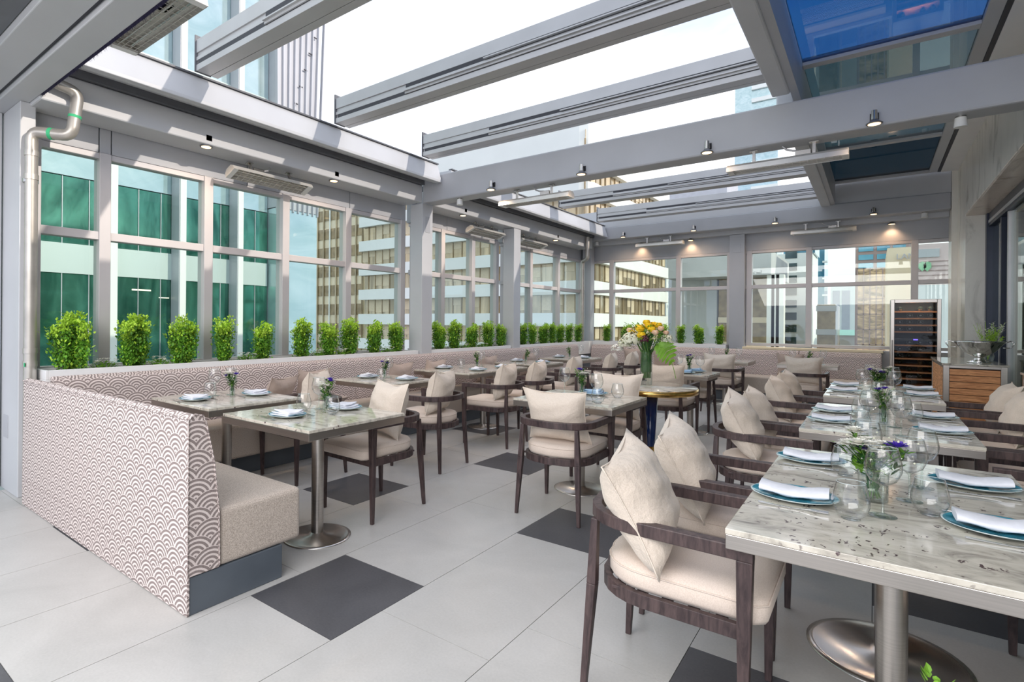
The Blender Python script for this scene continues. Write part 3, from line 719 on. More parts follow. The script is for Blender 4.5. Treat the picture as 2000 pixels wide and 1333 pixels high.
# ---------------------------------------------------------------- tables
def table(x0, x1, y0, y1, lab, pole=.038, disc=.21, h=.75, cat='table', px=None, py=None, py2=None):
    cx, cy = (x0+x1)/2, (y0+y1)/2; r = empty('dining_table', (cx, cy, 0)); tag(r, lab, cat)
    a, b = (x1-x0)/2, (y1-y0)/2
    MB().box(-a, a, -b, b, h-.018, h).build('tabletop', M['granite'], r, .002)
    MB().box(-a+.001, a-.001, -b+.001, b-.001, h-.062, h-.0185).build('steel_edge', M['steel'], r, .002)
    ox = (px-cx if px is not None else 0); oy = (py-cy if py is not None else 0)
    for oy in ((oy,) if py2 is None else (oy, py2-cy)):
      MB().cyl((ox, oy, .012), (ox, oy, h-.062), pole, None, 28).build('pole', M['steel'], r)
      dd = MB().lathe([(disc, 0), (disc, .005), (disc*.9, .010), (pole*1.4, .018), (pole*1.2, .03), (0, .03)], 56, (0, 0, 0)).build('base_disc', M['steeldisc'], r); dd.location = (ox, oy, 0)
    return r
table(-.35, .45, 1.79, 3.18, 'granite-topped table in the right foreground, nearest of the right-hand row', .038, .275, px=.045, py=2.05, py2=2.87)
table(-.35, .45, 3.80, 5.15, 'granite-topped table second in the right-hand row', .038, .26, py=4.15, py2=4.85)
table(-.35, .45, 5.73, 7.08, 'granite-topped table third in the right-hand row, nearest the wine fridge', .038, .26, py=6.05, py2=6.75)
table(-4.50, -3.62, 1.93, 2.70, 'granite table tucked into the near corner of the left banquette')
table(-3.38, -2.48, 1.90, 2.68, 'granite table beside the open end of the near banquette', px=-2.78, py=2.20)
table(-4.52, -3.70, 3.80, 4.50, 'granite table second along the left banquette', px=-4.0)
table(-4.68, -3.80, 5.22, 6.60, 'long granite table third along the left banquette', px=-4.05, py=5.88)
table(-4.66, -3.84, 6.98, 7.78, 'granite table fourth along the left banquette', px=-4.15)
table(-4.64, -3.84, 8.42, 9.30, 'granite table fifth along the left banquette, near the corner', px=-4.15)
table(-2.32, -1.49, 3.80, 4.56, 'granite table in the centre of the terrace with two place settings')
table(-2.10, -1.55, 6.92, 7.56, 'small granite table behind the round table')
table(-2.42, -1.60, 9.82, 10.55, 'pale small table at the left of the far banquette')
table(-1.20, -.42, 9.82, 10.55, 'pale small table at the right of the far banquette', px=-.85)
# round brass table
rt = empty('round_table', (-1.74, 5.42, 0)); tag(rt, 'round stone-topped table with a brass rim and navy tapered leg', 'table')
MB().lathe([(0, .735), (.43, .735), (.43, .75), (0, .75)], 64).build('tabletop', M['granite'], rt)
MB().lathe([(.0, .69), (.425, .69), (.437, .695), (.437, .738), (.425, .742), (0, .742)], 64).build('rim', M['gold'], rt)
MB().lathe([(.046, .16), (.075, .69), (0, .69)], 40).build('leg', M['navy'], rt)
MB().lathe([(.30, 0), (.30, .008), (.10, .02), (.034, .035), (.045, .16), (0, .16)], 40).build('brass_foot', M['gold'], rt)
# ---------------------------------------------------------------- tableware prototypes
TZ = .7505
def glassy(name, prof, cat, n=28, base=None):
    o = MB().shell(prof, n).build(name, M['glassware']); o['category'] = cat
    return remember(o)
def tumbler():
    r = empty('stemless_glass'); r['category'] = 'glass'
    MB().shell([(0, .006), (.026, .006), (.040, .018), (.050, .044), (.050, .064), (.042, .10), (.038, .116)], 28).build('bowl', M['glassware'], r)
    MB().shell([(0, 0), (.022, 0), (.026, .003), (.024, .0055)], 24).build('base', M['glassware'], r)
    MB().tube([(.038*cos(a*pi/12), .038*sin(a*pi/12), .116) for a in range(25)], .0007, 5).build('rim', M['chinarim'], r)
    return remember(r)
def wine():
    r = empty('wine_glass'); r['category'] = 'glass'
    MB().shell([(0, .098), (.014, .100), (.036, .115), (.048, .142), (.050, .162), (.044, .195), (.038, .218)], 28).build('bowl', M['glassware'], r)
    MB().shell([(.012, .1), (.0042, .09), (.0036, .05), (.0042, .012), (.012, .005)], 14).build('stem', M['vaseglass'], r)
    MB().shell([(.012, .005), (.037, .0015), (.0375, .0005), (0, 0)], 28).build('foot', M['vaseglass'], r)
    MB().tube([(.038*cos(a*pi/12), .038*sin(a*pi/12), .218) for a in range(25)], .0006, 5).build('rim', M['chinarim'], r)
    return remember(r)
def plate():
    r = empty('oval_plate'); r['category'] = 'plate'
    MB().lathe([(0, .002), (.075, 0), (.12, .012), (.133, .017), (.134, .019), (.118, .014), (.075, .006), (0, .006)], 44, (0, 0, 0), 0, True, 1.0, .86).build('dish', M['chinarim'], r)
    MB().shell([(0, .0066), (.075, .0066), (.117, .0148), (.129, .0185)], 44).build('glaze', M['china'], r).scale = (1, .86, 1)
    return remember(r)
def rolled_napkin():
    m = MB(); n = 14; vs = []; fs = []; L = .205
    for i in range(n+1):
        x = -L/2+L*i/n; zc = .016+.010*cos(i/n*pi*2)*.35+.016*abs(2*i/n-1)**3*.3
        for k in range(10):
            a = 2*pi*k/10; vs.append((x, .058*cos(a), zc+.0145*sin(a)+(.002*sin(3*a+i))))
    for i in range(n):
        for k in range(10): fs.append((i*10+k, i*10+(k+1) % 10, (i+1)*10+(k+1) % 10, (i+1)*10+k))
    m.add(vs, fs, 0, True); m.add(vs[:10], [tuple(reversed(range(10)))]); m.add(vs[-10:], [tuple(range(10))])
    o = m.build('rolled_napkin', M['napkin']); o['category'] = 'napkin'; return remember(o)
def folded_napkin(mat='napkin'):
    m = MB(); R = random.Random(4)
    for k, (s, z) in enumerate(((.085, .010), (.080, .019), (.072, .028))):
        n = 8; vs = []; 
        for j in range(n+1):
            for i in range(n+1):
                u, v = -1+2*i/n, -1+2*j/n; vs.append((u*s+.006*k, v*s*.8, z+.006*sin(u*2.2+k)*cos(v*1.4)+(.012*k*max(0, u*v)*.5)))
        nn = len(vs); vs += [(x, y, zz-.007) for x, y, zz in vs]
        fs = [(j*(n+1)+i, j*(n+1)+i+1, (j+1)*(n+1)+i+1, (j+1)*(n+1)+i) for j in range(n) for i in range(n)]
        fs += [tuple(nn+q for q in reversed(f)) for f in fs]
        for i in range(n):
            fs += [(i, nn+i, nn+i+1, i+1), (n*(n+1)+i+1, nn+n*(n+1)+i+1, nn+n*(n+1)+i, n*(n+1)+i), ((i+1)*(n+1), nn+(i+1)*(n+1), nn+i*(n+1), i*(n+1)), (i*(n+1)+n, nn+i*(n+1)+n, nn+(i+1)*(n+1)+n, (i+1)*(n+1)+n)]
        m.add(vs, fs, 0, True)
    o = m.build('folded_napkin', M[mat]); o['category'] = 'napkin'; return remember(o)
def fork():
    r = empty('fork'); r['category'] = 'fork'
    MB().sweep([(-.10, 0, .006), (-.05, 0, .004), (0, 0, .003), (.035, 0, .006), (.05, 0, .008)], [.006, .0045, .003, .003, .006], .0012).build('handle', M['cutlery'], r)
    h = MB(); h.box(.048, .066, -.0115, .0115, .0065, .0085)
    for k in range(4): h.box(.066, .098, -.0115+k*.0064, -.0115+k*.0064+.0038, .006, .008)
    h.build('tines', M['cutlery'], r); return remember(r)
def knife():
    r = empty('knife'); r['category'] = 'knife'
    MB().sweep([(-.115, 0, .004), (-.06, 0, .004), (-.01, 0, .004)], [.0055, .006, .0045], .003).build('handle', M['cutlery'], r, .001)
    MB().prism([(-.01, -.004), (.09, -.008), (.108, -.001), (.10, .004), (-.01, .004)], .003, .0045).build('blade', M['cutlery'], r); return remember(r)
TU, WI, PL, RN, FN, FB, FK, KN = tumbler(), wine(), plate(), rolled_napkin(), folded_napkin(), folded_napkin('napkinblue'), fork(), knife()
def setting(x, y, rz, where, style='roll', cut=True, tilt=0):
    """rz: direction (deg) of the plate's long axis; the sitter is toward -local y"""
    a = math.radians(rz); c_, s_ = cos(a), sin(a)
    place(PL, None, (x, y, TZ), a, 'teal oval plate '+where, 'place-setting plates')
    P = {'roll': RN, 'fold': FN, 'blue': FB}[style]
    w_ = {'roll': 'white rolled napkin on the plate ', 'fold': 'folded white napkin on the plate ', 'blue': 'pale blue napkin '}[style]
    place(P, None, (x, y, TZ+.010), a+(.0 if style == 'roll' else .2), w_+where, 'napkins on the plates')
    if cut:
        place(FK, None, (x+.005*c_+.135*s_, y-.135*c_, TZ), a+pi*(0), 'fork beside the plate '+where, 'forks')
        place(KN, None, (x-.135*s_, y+.135*c_, TZ), a, 'knife beside the plate '+where, 'knives')
def glasses(lst):
    for k, x, y, w_ in lst:
        place(TU if k == 't' else WI, None, (x, y, TZ), x*7, ('clear stemless glass ' if k == 't' else 'clear stemmed wine glass ')+w_, 'stemless glasses' if k == 't' else 'wine glasses')
# long row
setting(-.22, 2.25, 2, 'at the near left place of the nearest right-hand table')
setting(-.22, 2.90, 2, 'at the far left place of the nearest right-hand table')
setting(.30, 2.27, 2, 'at the near right place of the nearest right-hand table')
setting(.30, 2.84, 2, 'at the far right place of the nearest right-hand table')
setting(-.21, 4.17, 2, 'at the near left place of the second right-hand table')
setting(-.22, 4.66, 2, 'at the far left place of the second right-hand table')
setting(.31, 4.16, 2, 'at the near right place of the second right-hand table')
setting(.31, 4.78, 2, 'at the far right place of the second right-hand table')
setting(-.22, 6.14, 2, 'at the near left place of the third right-hand table')
setting(-.22, 6.72, 2, 'at the far left place of the third right-hand table')
setting(.33, 6.20, 2, 'at the near right place of the third right-hand table')
setting(.33, 6.80, 2, 'at the far right place of the third right-hand table')
glasses([('t', -.055, 2.12, 'closest to the camera, by the near left napkin'), ('w', .025, 2.22, 'in front of the low bouquet on the nearest right-hand table'),
  ('t', .145, 2.33, 'to the right of the low bouquet on the nearest right-hand table'), ('w', .10, 2.47, 'right behind the low bouquet on the nearest right-hand table'),
  ('w', .145, 2.70, 'at the far right of the nearest right-hand table'), ('t', -.09, 2.72, 'at the far left of the nearest right-hand table'),
  ('w', -.02, 2.80, 'at the far middle of the nearest right-hand table'),
  ('t', -.06, 3.93, 'at the near left of the second right-hand table'), ('w', -.02, 4.09, 'at the near left of the second table bouquet'), ('w', .12, 3.90, 'at the near right of the second right-hand table'),
  ('w', .10, 4.20, 'to the right of the second table bouquet'), ('t', .20, 4.55, 'at the far right of the second right-hand table'), ('t', -.07, 4.55, 'at the far left of the second right-hand table'), ('w', .03, 4.75, 'at the far middle of the second right-hand table'),
  ('w', -.08, 6.05, 'at the near left of the third right-hand table'), ('w', .14, 6.0, 'at the near right of the third right-hand table'), ('t', -.06, 6.35, 'left of the third table bouquet'), ('w', .15, 6.6, 'at the far right of the third right-hand table'), ('w', -.03, 6.8, 'at the far left of the third right-hand table')])
# left tables
setting(-4.10, 2.08, -12, 'at the bench side of the corner table', 'fold'); setting(-4.02, 2.55, 168, 'at the chair side of the corner table', 'fold')
setting(-2.96, 2.10, -8, 'at the bench side of the front left table', 'fold'); setting(-2.92, 2.54, 172, 'at the chair side of the front left table', 'fold')
setting(-4.36, 4.12, 90, 'at the bench side of the second left table', 'fold'); setting(-3.90, 4.24, -90, 'at the chair side of the second left table', 'fold')
setting(-4.50, 5.62, 90, 'at the near bench side of the third left table', 'fold', False); setting(-3.98, 5.66, -90, 'at the near chair side of the third left table', 'fold', False); setting(-3.98, 6.25, -90, 'at the far chair side of the third left table', 'fold', False)
setting(-4.48, 7.45, 90, 'at the bench side of the fourth left table', 'fold', False); setting(-4.02, 7.45, -90, 'at the chair side of the fourth left table', 'fold', False)
setting(-4.45, 8.85, 90, 'at the bench side of the fifth left table', 'fold', False); setting(-4.02, 8.95, -90, 'at the chair side of the fifth left table', 'fold', False)
setting(-1.95, 4.03, -5, 'at the near side of the centre table', 'blue'); setting(-1.90, 4.42, 175, 'at the far side of the centre table', 'blue')
setting(-1.86, 7.08, -5, 'at the near side of the small table behind the round one', 'blue', False); setting(-1.80, 7.38, 175, 'at the far side of the small table behind the round one', 'blue', False)
glasses([('t', -3.06, 2.30, 'left of the posy on the front left table'), ('t', -2.80, 2.33, 'right of the posy on the front left table'), ('w', -3.05, 2.42, 'behind the posy on the front left table'),
  ('w', -4.22, 2.30, 'left of the posy on the corner table'), ('t', -4.14, 2.22, 'in front of the posy on the corner table'), ('w', -4.18, 2.42, 'behind the posy on the corner table'),
  ('w', -4.22, 4.30, 'behind the posy on the second left table'), ('t', -4.05, 4.02, 'in front of the posy on the second left table'),
  ('w', -4.30, 6.2, 'behind the posy on the third left table'), ('t', -4.35, 5.8, 'in front of the posy on the third left table'), ('w', -4.2, 7.55, 'by the posy on the fourth left table'), ('w', -4.15, 9.1, 'by the posy on the fifth left table'),
  ('w', -1.70, 4.02, 'at the near right of the centre table'), ('t', -1.66, 3.95, 'at the near right corner of the centre table'), ('w', -2.14, 4.36, 'at the far left of the centre table'), ('t', -1.66, 4.35, 'at the far right of the centre table'),
  ('w', -1.98, 7.3, 'left of the posy on the small table behind the round one'), ('w', -1.68, 7.1, 'right of the posy on the small table behind the round one'),
  ('w', -1.02, 10.1, 'on the right table at the far banquette'), ('w', -.62, 10.15, 'at the right edge of the right table at the far banquette'), ('w', -2.2, 10.1, 'on the left table at the far banquette'), ('w', -1.8, 10.2, 'at the right of the left table at the far banquette')])

# ---------------------------------------------------------------- flowers
def petals(m, c, r, n, layers, mi=0, up=.3, R=random):
    c = Vector(c)
    for L in range(layers):
        for k in range(n):
            a = 2*pi*k/n+L*.7+R.uniform(-.15, .15); e = up+L*.35; d = Vector((cos(a)*cos(e), sin(a)*cos(e), sin(e))); s = Vector((-sin(a), cos(a), 0)); rr = r*(1-.16*L)*R.uniform(.9, 1.1)
            p1 = c+d*rr*.55+s*rr*.28; p2 = c+d*rr-Vector((0, 0, rr*.08)); p3 = c+d*rr*.55-s*rr*.28
            m.add([c, p1, p2, p3], [(0, 1, 2, 3)], mi, True)
def leafy(m, p, d, L, W_, mi=0):
    p = Vector(p); d = Vector(d).normalized(); s = d.cross(_u); s = s.normalized() if s.length > .01 else Vector((1, 0, 0)); nrm = s.cross(d)
    m.add([p, p+d*L*.3+s*W_*.8+nrm*W_*.2, p+d*L*.65+s*W_*.8+nrm*W_*.1, p+d*L, p+d*L*.65-s*W_*.8+nrm*W_*.1, p+d*L*.3-s*W_*.8+nrm*W_*.2, p+d*L*.5-nrm*W_*.1], [(0, 1, 6), (1, 2, 6), (2, 3, 6), (3, 4, 6), (4, 5, 6), (5, 0, 6)], mi)
def posy(seed, h=.20, nw=3, np_=2, spread=.05, vr=.022, vh=.11):
    R = random.Random(seed); r = empty('flower_vase'); r['category'] = 'flowers in a vase'
    MB().shell([(0, .004), (vr, .004), (vr*1.02, vh*.5), (vr*1.08, vh)], 24).build('glass_vase', M['vaseglass'], r)
    MB().shell([(0, .006), (vr*.93, .006), (vr*.95, vh*.55), (0, vh*.55)], 20).build('water', M['glassware'], r)
    st = MB(); lf = MB(); G_ = MB()
    for k in range(nw+np_+4):
        a = R.uniform(0, 2*pi); q = spread*R.uniform(.3, 1); hh = h*R.uniform(.78, 1.05); tip = Vector((cos(a)*q, sin(a)*q, hh))
        st.tube([(-cos(a)*vr*.5, -sin(a)*vr*.5, .01), (cos(a)*vr*.4, sin(a)*vr*.4, vh), tip], .0016, 5)
        if k < nw:
            W_ = MB(); petals(W_, tip, .036, 15, 5, 0, .12, R); fo = W_.build('white_flower', M['petalwhite'], r); MB().lathe([(0, .001), (.007, .005), (0, .012)], 8, tip).build('flower_centre', M['petalyellow'], fo)
        elif k < nw+np_: P_ = MB(); petals(P_, tip, .034, 7, 4, 0, .35, R); P_.build('purple_flower', M['petalpurple'], r)
        for t in range(16):
            f = R.uniform(.45, .98); p = Vector((cos(a)*q*f, sin(a)*q*f, hh*f)); e = R.uniform(0, 2*pi); leafy(lf, p, (cos(e), sin(e), R.uniform(.1, .9)), R.uniform(.02, .045), .006, 0 if R.random() < .6 else 1)
    for k in range(26):
        a = R.uniform(0, 2*pi); q = spread*R.uniform(.4, 1.2); G_.lathe([(0, -.003), (.0035, 0), (0, .003)], 6, (cos(a)*q, sin(a)*q, h*R.uniform(.7, 1.05)))
    for k in range(60):
        a = R.uniform(0, 2*pi); leafy(lf, (cos(a)*vr*.3, sin(a)*vr*.3, R.uniform(.02, vh)), (cos(a)*.3, sin(a)*.3, 1), .03, .004, 0)
    st.build('stems', M['stem'], r); lf.build('foliage', [M['leafdark'], M['leafbright']], r)
    G_.build('filler_buds', M['petalcream'], r)['kind'] = 'stuff'
    return remember(r)
V1 = posy(3, .20, 7, 4, .10, .035, .10); V2 = posy(9, .22, 4, 2, .055, .022, .11); V3 = posy(12, .20, 2, 2, .045, .02, .11); V4 = posy(15, .16, 1, 0, .05, .016, .09)
fv = 'small flower vases on the tables'
place(V1, None, (.0, 2.40, TZ), 2.2, 'low glass bouquet of white and violet flowers on the nearest right-hand table', fv, (1.2, 1.2, 1.1))
place(V2, None, (.05, 4.33, TZ), .4, 'small vase with a deep violet iris and white blooms on the second right-hand table', fv)
place(V1, None, (.03, 6.35, TZ), 0, 'bouquet of pale blooms on the third right-hand table', fv)
place(V2, None, (-2.90, 2.36, TZ), 3, 'small vase of white chrysanthemum on the front left table', fv)
place(V3, None, (-4.06, 2.36, TZ), 1, 'slim vase with two purple blooms on the corner table', fv)
place(V3, None, (-4.15, 4.16, TZ), 3.4, 'slim vase with a dark plum bloom on the second left table', fv)
place(V4, None, (-4.22, 5.98, TZ), 0, 'slim vase of greenery on the third left table', fv, (1.2, 1.2, 1.3))
place(V4, None, (-4.28, 7.38, TZ), 2, 'slim vase of drooping greenery on the fourth left table', fv, (1.2, 1.2, 1.2))
place(V4, None, (-4.25, 8.85, TZ), 4, 'slim vase of greenery on the fifth left table', fv, (1.2, 1.2, 1.2))
place(V2, None, (-1.95, 4.30, TZ), 5, 'small vase of white and violet flowers on the centre table', fv)
place(V2, None, (-1.84, 7.24, TZ), 1, 'small vase of white and blue flowers on the table behind the round one', fv)
place(V4, None, (-.82, 10.2, TZ), 1, 'slim vase of greenery on the right table at the far banquette', fv, (1.2, 1.2, 1.2))
place(V4, None, (-2.0, 10.25, TZ), 3, 'slim vase of greenery on the left table at the far banquette', fv, (1.2, 1.2, 1.2))
# big bouquet on the round table
bq = empty('large_bouquet', (-1.80, 5.48, TZ)); tag(bq, 'tall vase of yellow roses, white hydrangea and a monstera leaf on the round table', 'flowers in a vase')
MB().shell([(0, .004), (.058, .004), (.058, .33)], 32).build('glass_vase', M['vaseglass'], bq)
R = random.Random(5); m = MB()
for k in range(34):
    a = R.uniform(0, 2*pi); q = .045*sqrt(R.random()); m.tube([(q*cos(a), q*sin(a), .07), (q*cos(a+.5)*1.05, q*sin(a+.5)*1.05, .3), (q*cos(a)*3, q*sin(a)*3, .46)], .0035, 6)
m.build('stems', M['stem'], bq)
m = MB()
for k in range(10):
    a = k*2*pi/10; b = a+2*pi/10*1.1; m.add([(.052*cos(a), .052*sin(a), .13), (.052*cos(b), .052*sin(b), .13), (.05*cos(b), .05*sin(b), .33), (.05*cos(a), .05*sin(a), .36)], [(0, 1, 2, 3)])
leafy(m, (-.02, -.02, .30), (-.15, -.1, 1), .20, .045); leafy(m, (.02, -.03, .32), (.2, -.2, 1), .18, .04)
for k in range(90):
    a = R.uniform(0, 2*pi); q = R.uniform(.03, .19); leafy(m, (q*cos(a), q*sin(a), R.uniform(.36, .52)), (cos(a), sin(a), R.uniform(-.3, .8)), R.uniform(.04, .08), .012)
m.build('foliage', M['leafdark'], bq)
def ball(m, c, r, n, R):
    for k in range(n):
        z = R.uniform(-.3, 1); a = R.uniform(0, 2*pi); s = sqrt(max(0, 1-z*z)); p = Vector(c)+Vector((s*cos(a), s*sin(a), z))*r
        d = Vector((s*cos(a), s*sin(a), z)); t = d.cross(Vector((.3, .2, 1))).normalized(); b = d.cross(t); q = r*.20; p = p+d*R.uniform(-.012, .010)
        m.add([p+t*q, p+b*q+d*.006, p-t*q, p-b*q+d*.006], [(0, 1, 2, 3)], 0, True)
def rose(m, c, r, R):
    c = Vector(c)
    m.lathe([(0, -r*.5), (r*.55, -r*.25), (r*.75, .1*r), (r*.5, r*.55), (0, r*.6)], 12, c); petals(m, c+Vector((0, 0, r*.1)), r*1.15, 8, 4, 0, .1, R)
def bloom(nm, mat, fn): mm = MB(); fn(mm); mm.build(nm, M[mat], bq)
for c, r in (((-.13, -.05, .51), .055), ((-.04, -.07, .55), .062), ((.03, -.02, .58), .058), ((-.01, -.12, .49), .062), ((.11, .02, .59), .055), ((.05, .06, .60), .05), ((-.09, .03, .57), .052), ((.0, .0, .62), .052), ((.07, -.06, .55), .055)): bloom('yellow_rose', 'petalyellow', lambda mm: rose(mm, c, r, R))
for c, r in (((-.17, .0, .54), .045), ((.15, -.03, .56), .045), ((.11, -.08, .52), .048), ((-.05, .08, .58), .045), ((-.18, -.06, .48), .04), ((.18, .03, .52), .04), ((-.13, -.10, .46), .042)): bloom('peach_rose', 'petalpeach', lambda mm: rose(mm, c, r, R))
for c, r, n in (((-.11, -.12, .44), .08, 230), ((-.20, -.05, .40), .062, 150), ((.19, .03, .45), .055, 110)): bloom('hydrangea', 'petalcream', lambda mm: ball(mm, c, r, n, R))
bloom('plum_flower', 'petalplum', lambda mm: ball(mm, (.03, -.15, .45), .04, 90, R)); bloom('pale_orchid', 'petalwhite', lambda mm: ball(mm, (-.27, -.08, .35), .055, 80, R))
m = MB()
for k in range(160):
    a = R.uniform(0, 2*pi); q = R.uniform(.04, .22); leafy(m, (q*cos(a), q*sin(a), R.uniform(.40, .60)), (cos(a), sin(a), R.uniform(-.2, .9)), R.uniform(.03, .06), .010, 0)
m.build('filler_greenery', M['leafbright'], bq)['kind'] = 'stuff'
# monstera leaf: lobed blade hanging to the right
m = MB(); base = Vector((.08, -.03, .36)); vs = []; L = .30
right = RX.copy(); dn = Vector((0, 0, -1)); fw = -_f
mid = [base+right*(.02+.20*t)+dn*(-.05+.34*t*t)+fw*(.05*sin(t*3)) for t in [k/10 for k in range(11)]]
for k in range(1, 10):
    t = k/10; wdt = .12*sin(pi*min(1, t*1.15+.08)); d = (mid[k+1]-mid[k-1]).normalized(); s1 = (right*.5+Vector((0, 0, .75))+d*.5).normalized(); s2 = (-right*.75+dn*.55+d*.35).normalized()
    for s_ in (s1, s2):
        a, b = mid[k]-d*.016, mid[k]+d*.016; m.add([a, a+s_*wdt*.7, mid[k]+s_*wdt+dn*.012, b+s_*wdt*.7, b], [(0, 1, 2, 3, 4)])
m.tube(mid, .003, 5); lf_ = m.build('monstera_leaf', M['leafbright'], bq)
leafy(mm_ := MB(), base, right+Vector((0, 0, .15)), .2, .05); mm_.tube([(.0, 0, .3), base, mid[0]], .003, 5); mm_.build('leaf_stalk', M['leafdark'], bq)
# green sprig at the very bottom edge of the view
m = MB(); R = random.Random(2)
for k in range(40):
    a = R.uniform(0, 2*pi); leafy(m, (.02*cos(a), .02*sin(a), R.uniform(-.1, .0)), (cos(a)*.6, sin(a)*.6, 1.2), .022, .008)
m.cyl((0, 0, -.62), (0, 0, 0), .004); 
pot = empty('potted_plant', (.115, 1.60, 0)); tag(pot, 'bright green plant tips poking up at the bottom edge of the view', 'plant')
o = m.build('foliage', M['leafbright'], pot); o.location = (0, 0, .585)
MB().lathe([(.0, 0), (.05, 0), (.06, .02), (.075, .12), (.07, .12), (0, .10)], 24).build('pot', M['charcoal'], pot)

# ---------------------------------------------------------------- heaters, spotlights, sensors, pipes
def heater():
    r = empty('infrared_heater'); r['category'] = 'heater'   # long axis x, faces down and -y
    L = .47; pr = [(-.075, .03), (-.04, .055), (.04, .055), (.075, .03), (.085, -.015), (-.085, -.015)]
    h = MB(); h.add([(-L, y, z) for y, z in pr[:5]+pr[5:]]+[(L, y, z) for y, z in pr], [(0, 1, 2, 3, 4, 5), tuple(reversed(range(6, 12)))]+[(i, i+6, (i+1) % 6+6, (i+1) % 6) for i in range(6) if i != 4])
    h.build('housing', M['heaterbody'], r)
    g = MB()
    for k in range(15): g.cyl((-L+.05+k*(2*L-.1)/14, -.08, -.012), (-L+.05+k*(2*L-.1)/14, .08, -.012), .002, None, 5)
    for y in (-.05, -.02, .02, .05): g.cyl((-L+.04, y, -.014), (L-.04, y, -.014), .0022, None, 5)
    g.build('wire_guard', M['heaterbody'], r)
    MB().cyl((-L+.06, -.03, .012), (L-.06, -.03, .012), .008, None, 10).cyl((-L+.06, .03, .012), (L-.06, .03, .012), .008, None, 10).build('element', M['silver'], r)
    MB().box(-L, -L+.05, -.08, .08, -.016, .0).build('end_plate', M['whiteplastic'], r); MB().box(L-.05, L, -.08, .08, -.016, .0).build('end_plate', M['whiteplastic'], r)
    for x in (-.25, .22): MB().box(x-.012, x+.012, -.01, .01, .05, .155).prism([(x-.035, -.02), (x+.035, -.02), (x+.035, .02), (x-.035, .02)], .155, .165).build('bracket', M['nickel'], r)
    MB().box(.08, .2, -.03, .03, .055, .10).build('junction_box', M['nickel'], r, .004)
    MB().tube([(.12, 0, .10), (.06, 0, .11), (.01, 0, .13), (-.02, 0, .165)], .009, 8).build('cable', M['alu'], r)
    return remember(r)
HT = heater()
hs = 'infrared heaters under the beams'
for x, y, z, rz, tl, lab in ((-5.0, 3.33, 2.82, -pi/2, .4, 'under the near left beam above the third window'), (-5.02, 7.35, 2.82, -pi/2, .4, 'under the left beam between the two columns'), (-5.02, 8.85, 2.82, -pi/2, .4, 'under the left beam past the farther column'),
     (-3.22, 5.74, 2.82, 0, 0, 'under the left part of the deep cross beam'), (-.65, 5.74, 2.82, 0, 0, 'under the right part of the deep cross beam'),
     (-3.5, 11.42, 2.985, 0, 0, 'under the far beam above the left far windows'), (-.72, 11.42, 2.985, 0, 0, 'under the far beam above the right far windows')):
    o = place(HT, None, (x, y, z), rz, 'steel infrared bar heater '+lab, hs); o.rotation_euler = (tl, 0, rz)
o = copy_tree(HT); o.location = (-3.42, 1.47, 3.13); o.rotation_euler = (0, 0, 0); o['label'] = 'steel infrared bar heater behind the brush-edged header, top left'; o['group'] = hs
def spot():
    r = empty('spotlight'); r['category'] = 'spotlight'       # mounted on a face looking -y
    MB().box(-.03, .03, -.012, 0, -.02, .035).cyl((0, -.012, .02), (0, -.05, .02), .010, None, 8).build('mount', M['rubber'], r, .002)
    MB().cyl((.0, -.055, .045), (.0, -.055, -.03), .020, .024, 14).build('body', M['nickel'], r)
    MB().lathe([(.055, -.066), (.057, -.060), (.035, -.045), (.022, -.030)], 22, (0, -.055, 0)).build('shade', M['charcoal'], r)
    MB().lathe([(0, -.063), (.043, -.0665), (.043, -.068), (0, -.069)], 18, (0, -.055, 0)).build('lamp', M['bulb'], r)
    return remember(r)
SPT = spot(); ss = 'small spotlights on the beams'
for x, y, z, rz, lab in ((-4.9, 2.60, 3.05, -pi/2, 'on the near left beam, first from the drainpipe'), (-4.9, 4.12, 3.05, -pi/2, 'on the near left beam just before the first column'), (-4.9, 6.62, 3.05, -pi/2, 'on the left beam just past the first column'), (-4.9, 9.66, 3.05, -pi/2, 'on the left beam near the far corner'),
     (-3.74, 5.62, 3.06, 0, 'leftmost on the deep cross beam'), (-2.55, 5.62, 3.06, 0, 'second from left on the deep cross beam'), (-1.27, 5.62, 3.06, 0, 'third from left on the deep cross beam'), (-.01, 5.62, 3.06, 0, 'rightmost on the deep cross beam'),
     (-4.2, 11.3, 3.25, 0, 'leftmost on the far cross beam'), (-2.8, 11.3, 3.25, 0, 'second from left on the far cross beam'), (-1.42, 11.3, 3.25, 0, 'third from left on the far cross beam'), (-.02, 11.3, 3.25, 0, 'rightmost on the far cross beam')):
    place(SPT, None, (x, y, z), rz, 'small black and nickel spotlight '+lab, ss)
    L_ = bpy.data.lights.new('spot_glow', 'SPOT'); L_.energy = 16; L_.spot_size = 2.6; L_.spot_blend = 1; L_.color = (1, .70, .45); L_.shadow_soft_size = .04
    lo = bpy.data.objects.new('spot_glow', L_); C.objects.link(lo); lo.location = (x+(.055 if rz else 0), y-(0 if rz else .055), z-.075)
for x, lab in ((-3.95, 'left'), (-2.95, 'middle'), (.22, 'right')):
    o = place(SPT, None, (x, 11.69, 3.12), 0, 'small spotlight washing the far wall panel, %s one' % lab, ss)
    L_ = bpy.data.lights.new('spot_glow', 'SPOT'); L_.energy = 4; L_.spot_size = 1.9; L_.spot_blend = .8; L_.color = (1, .62, .35); L_.shadow_soft_size = .04
    lo = bpy.data.objects.new('spot_glow', L_); C.objects.link(lo); lo.location = (x, 11.60, 3.02); lo.rotation_euler = (.25, 0, 0)
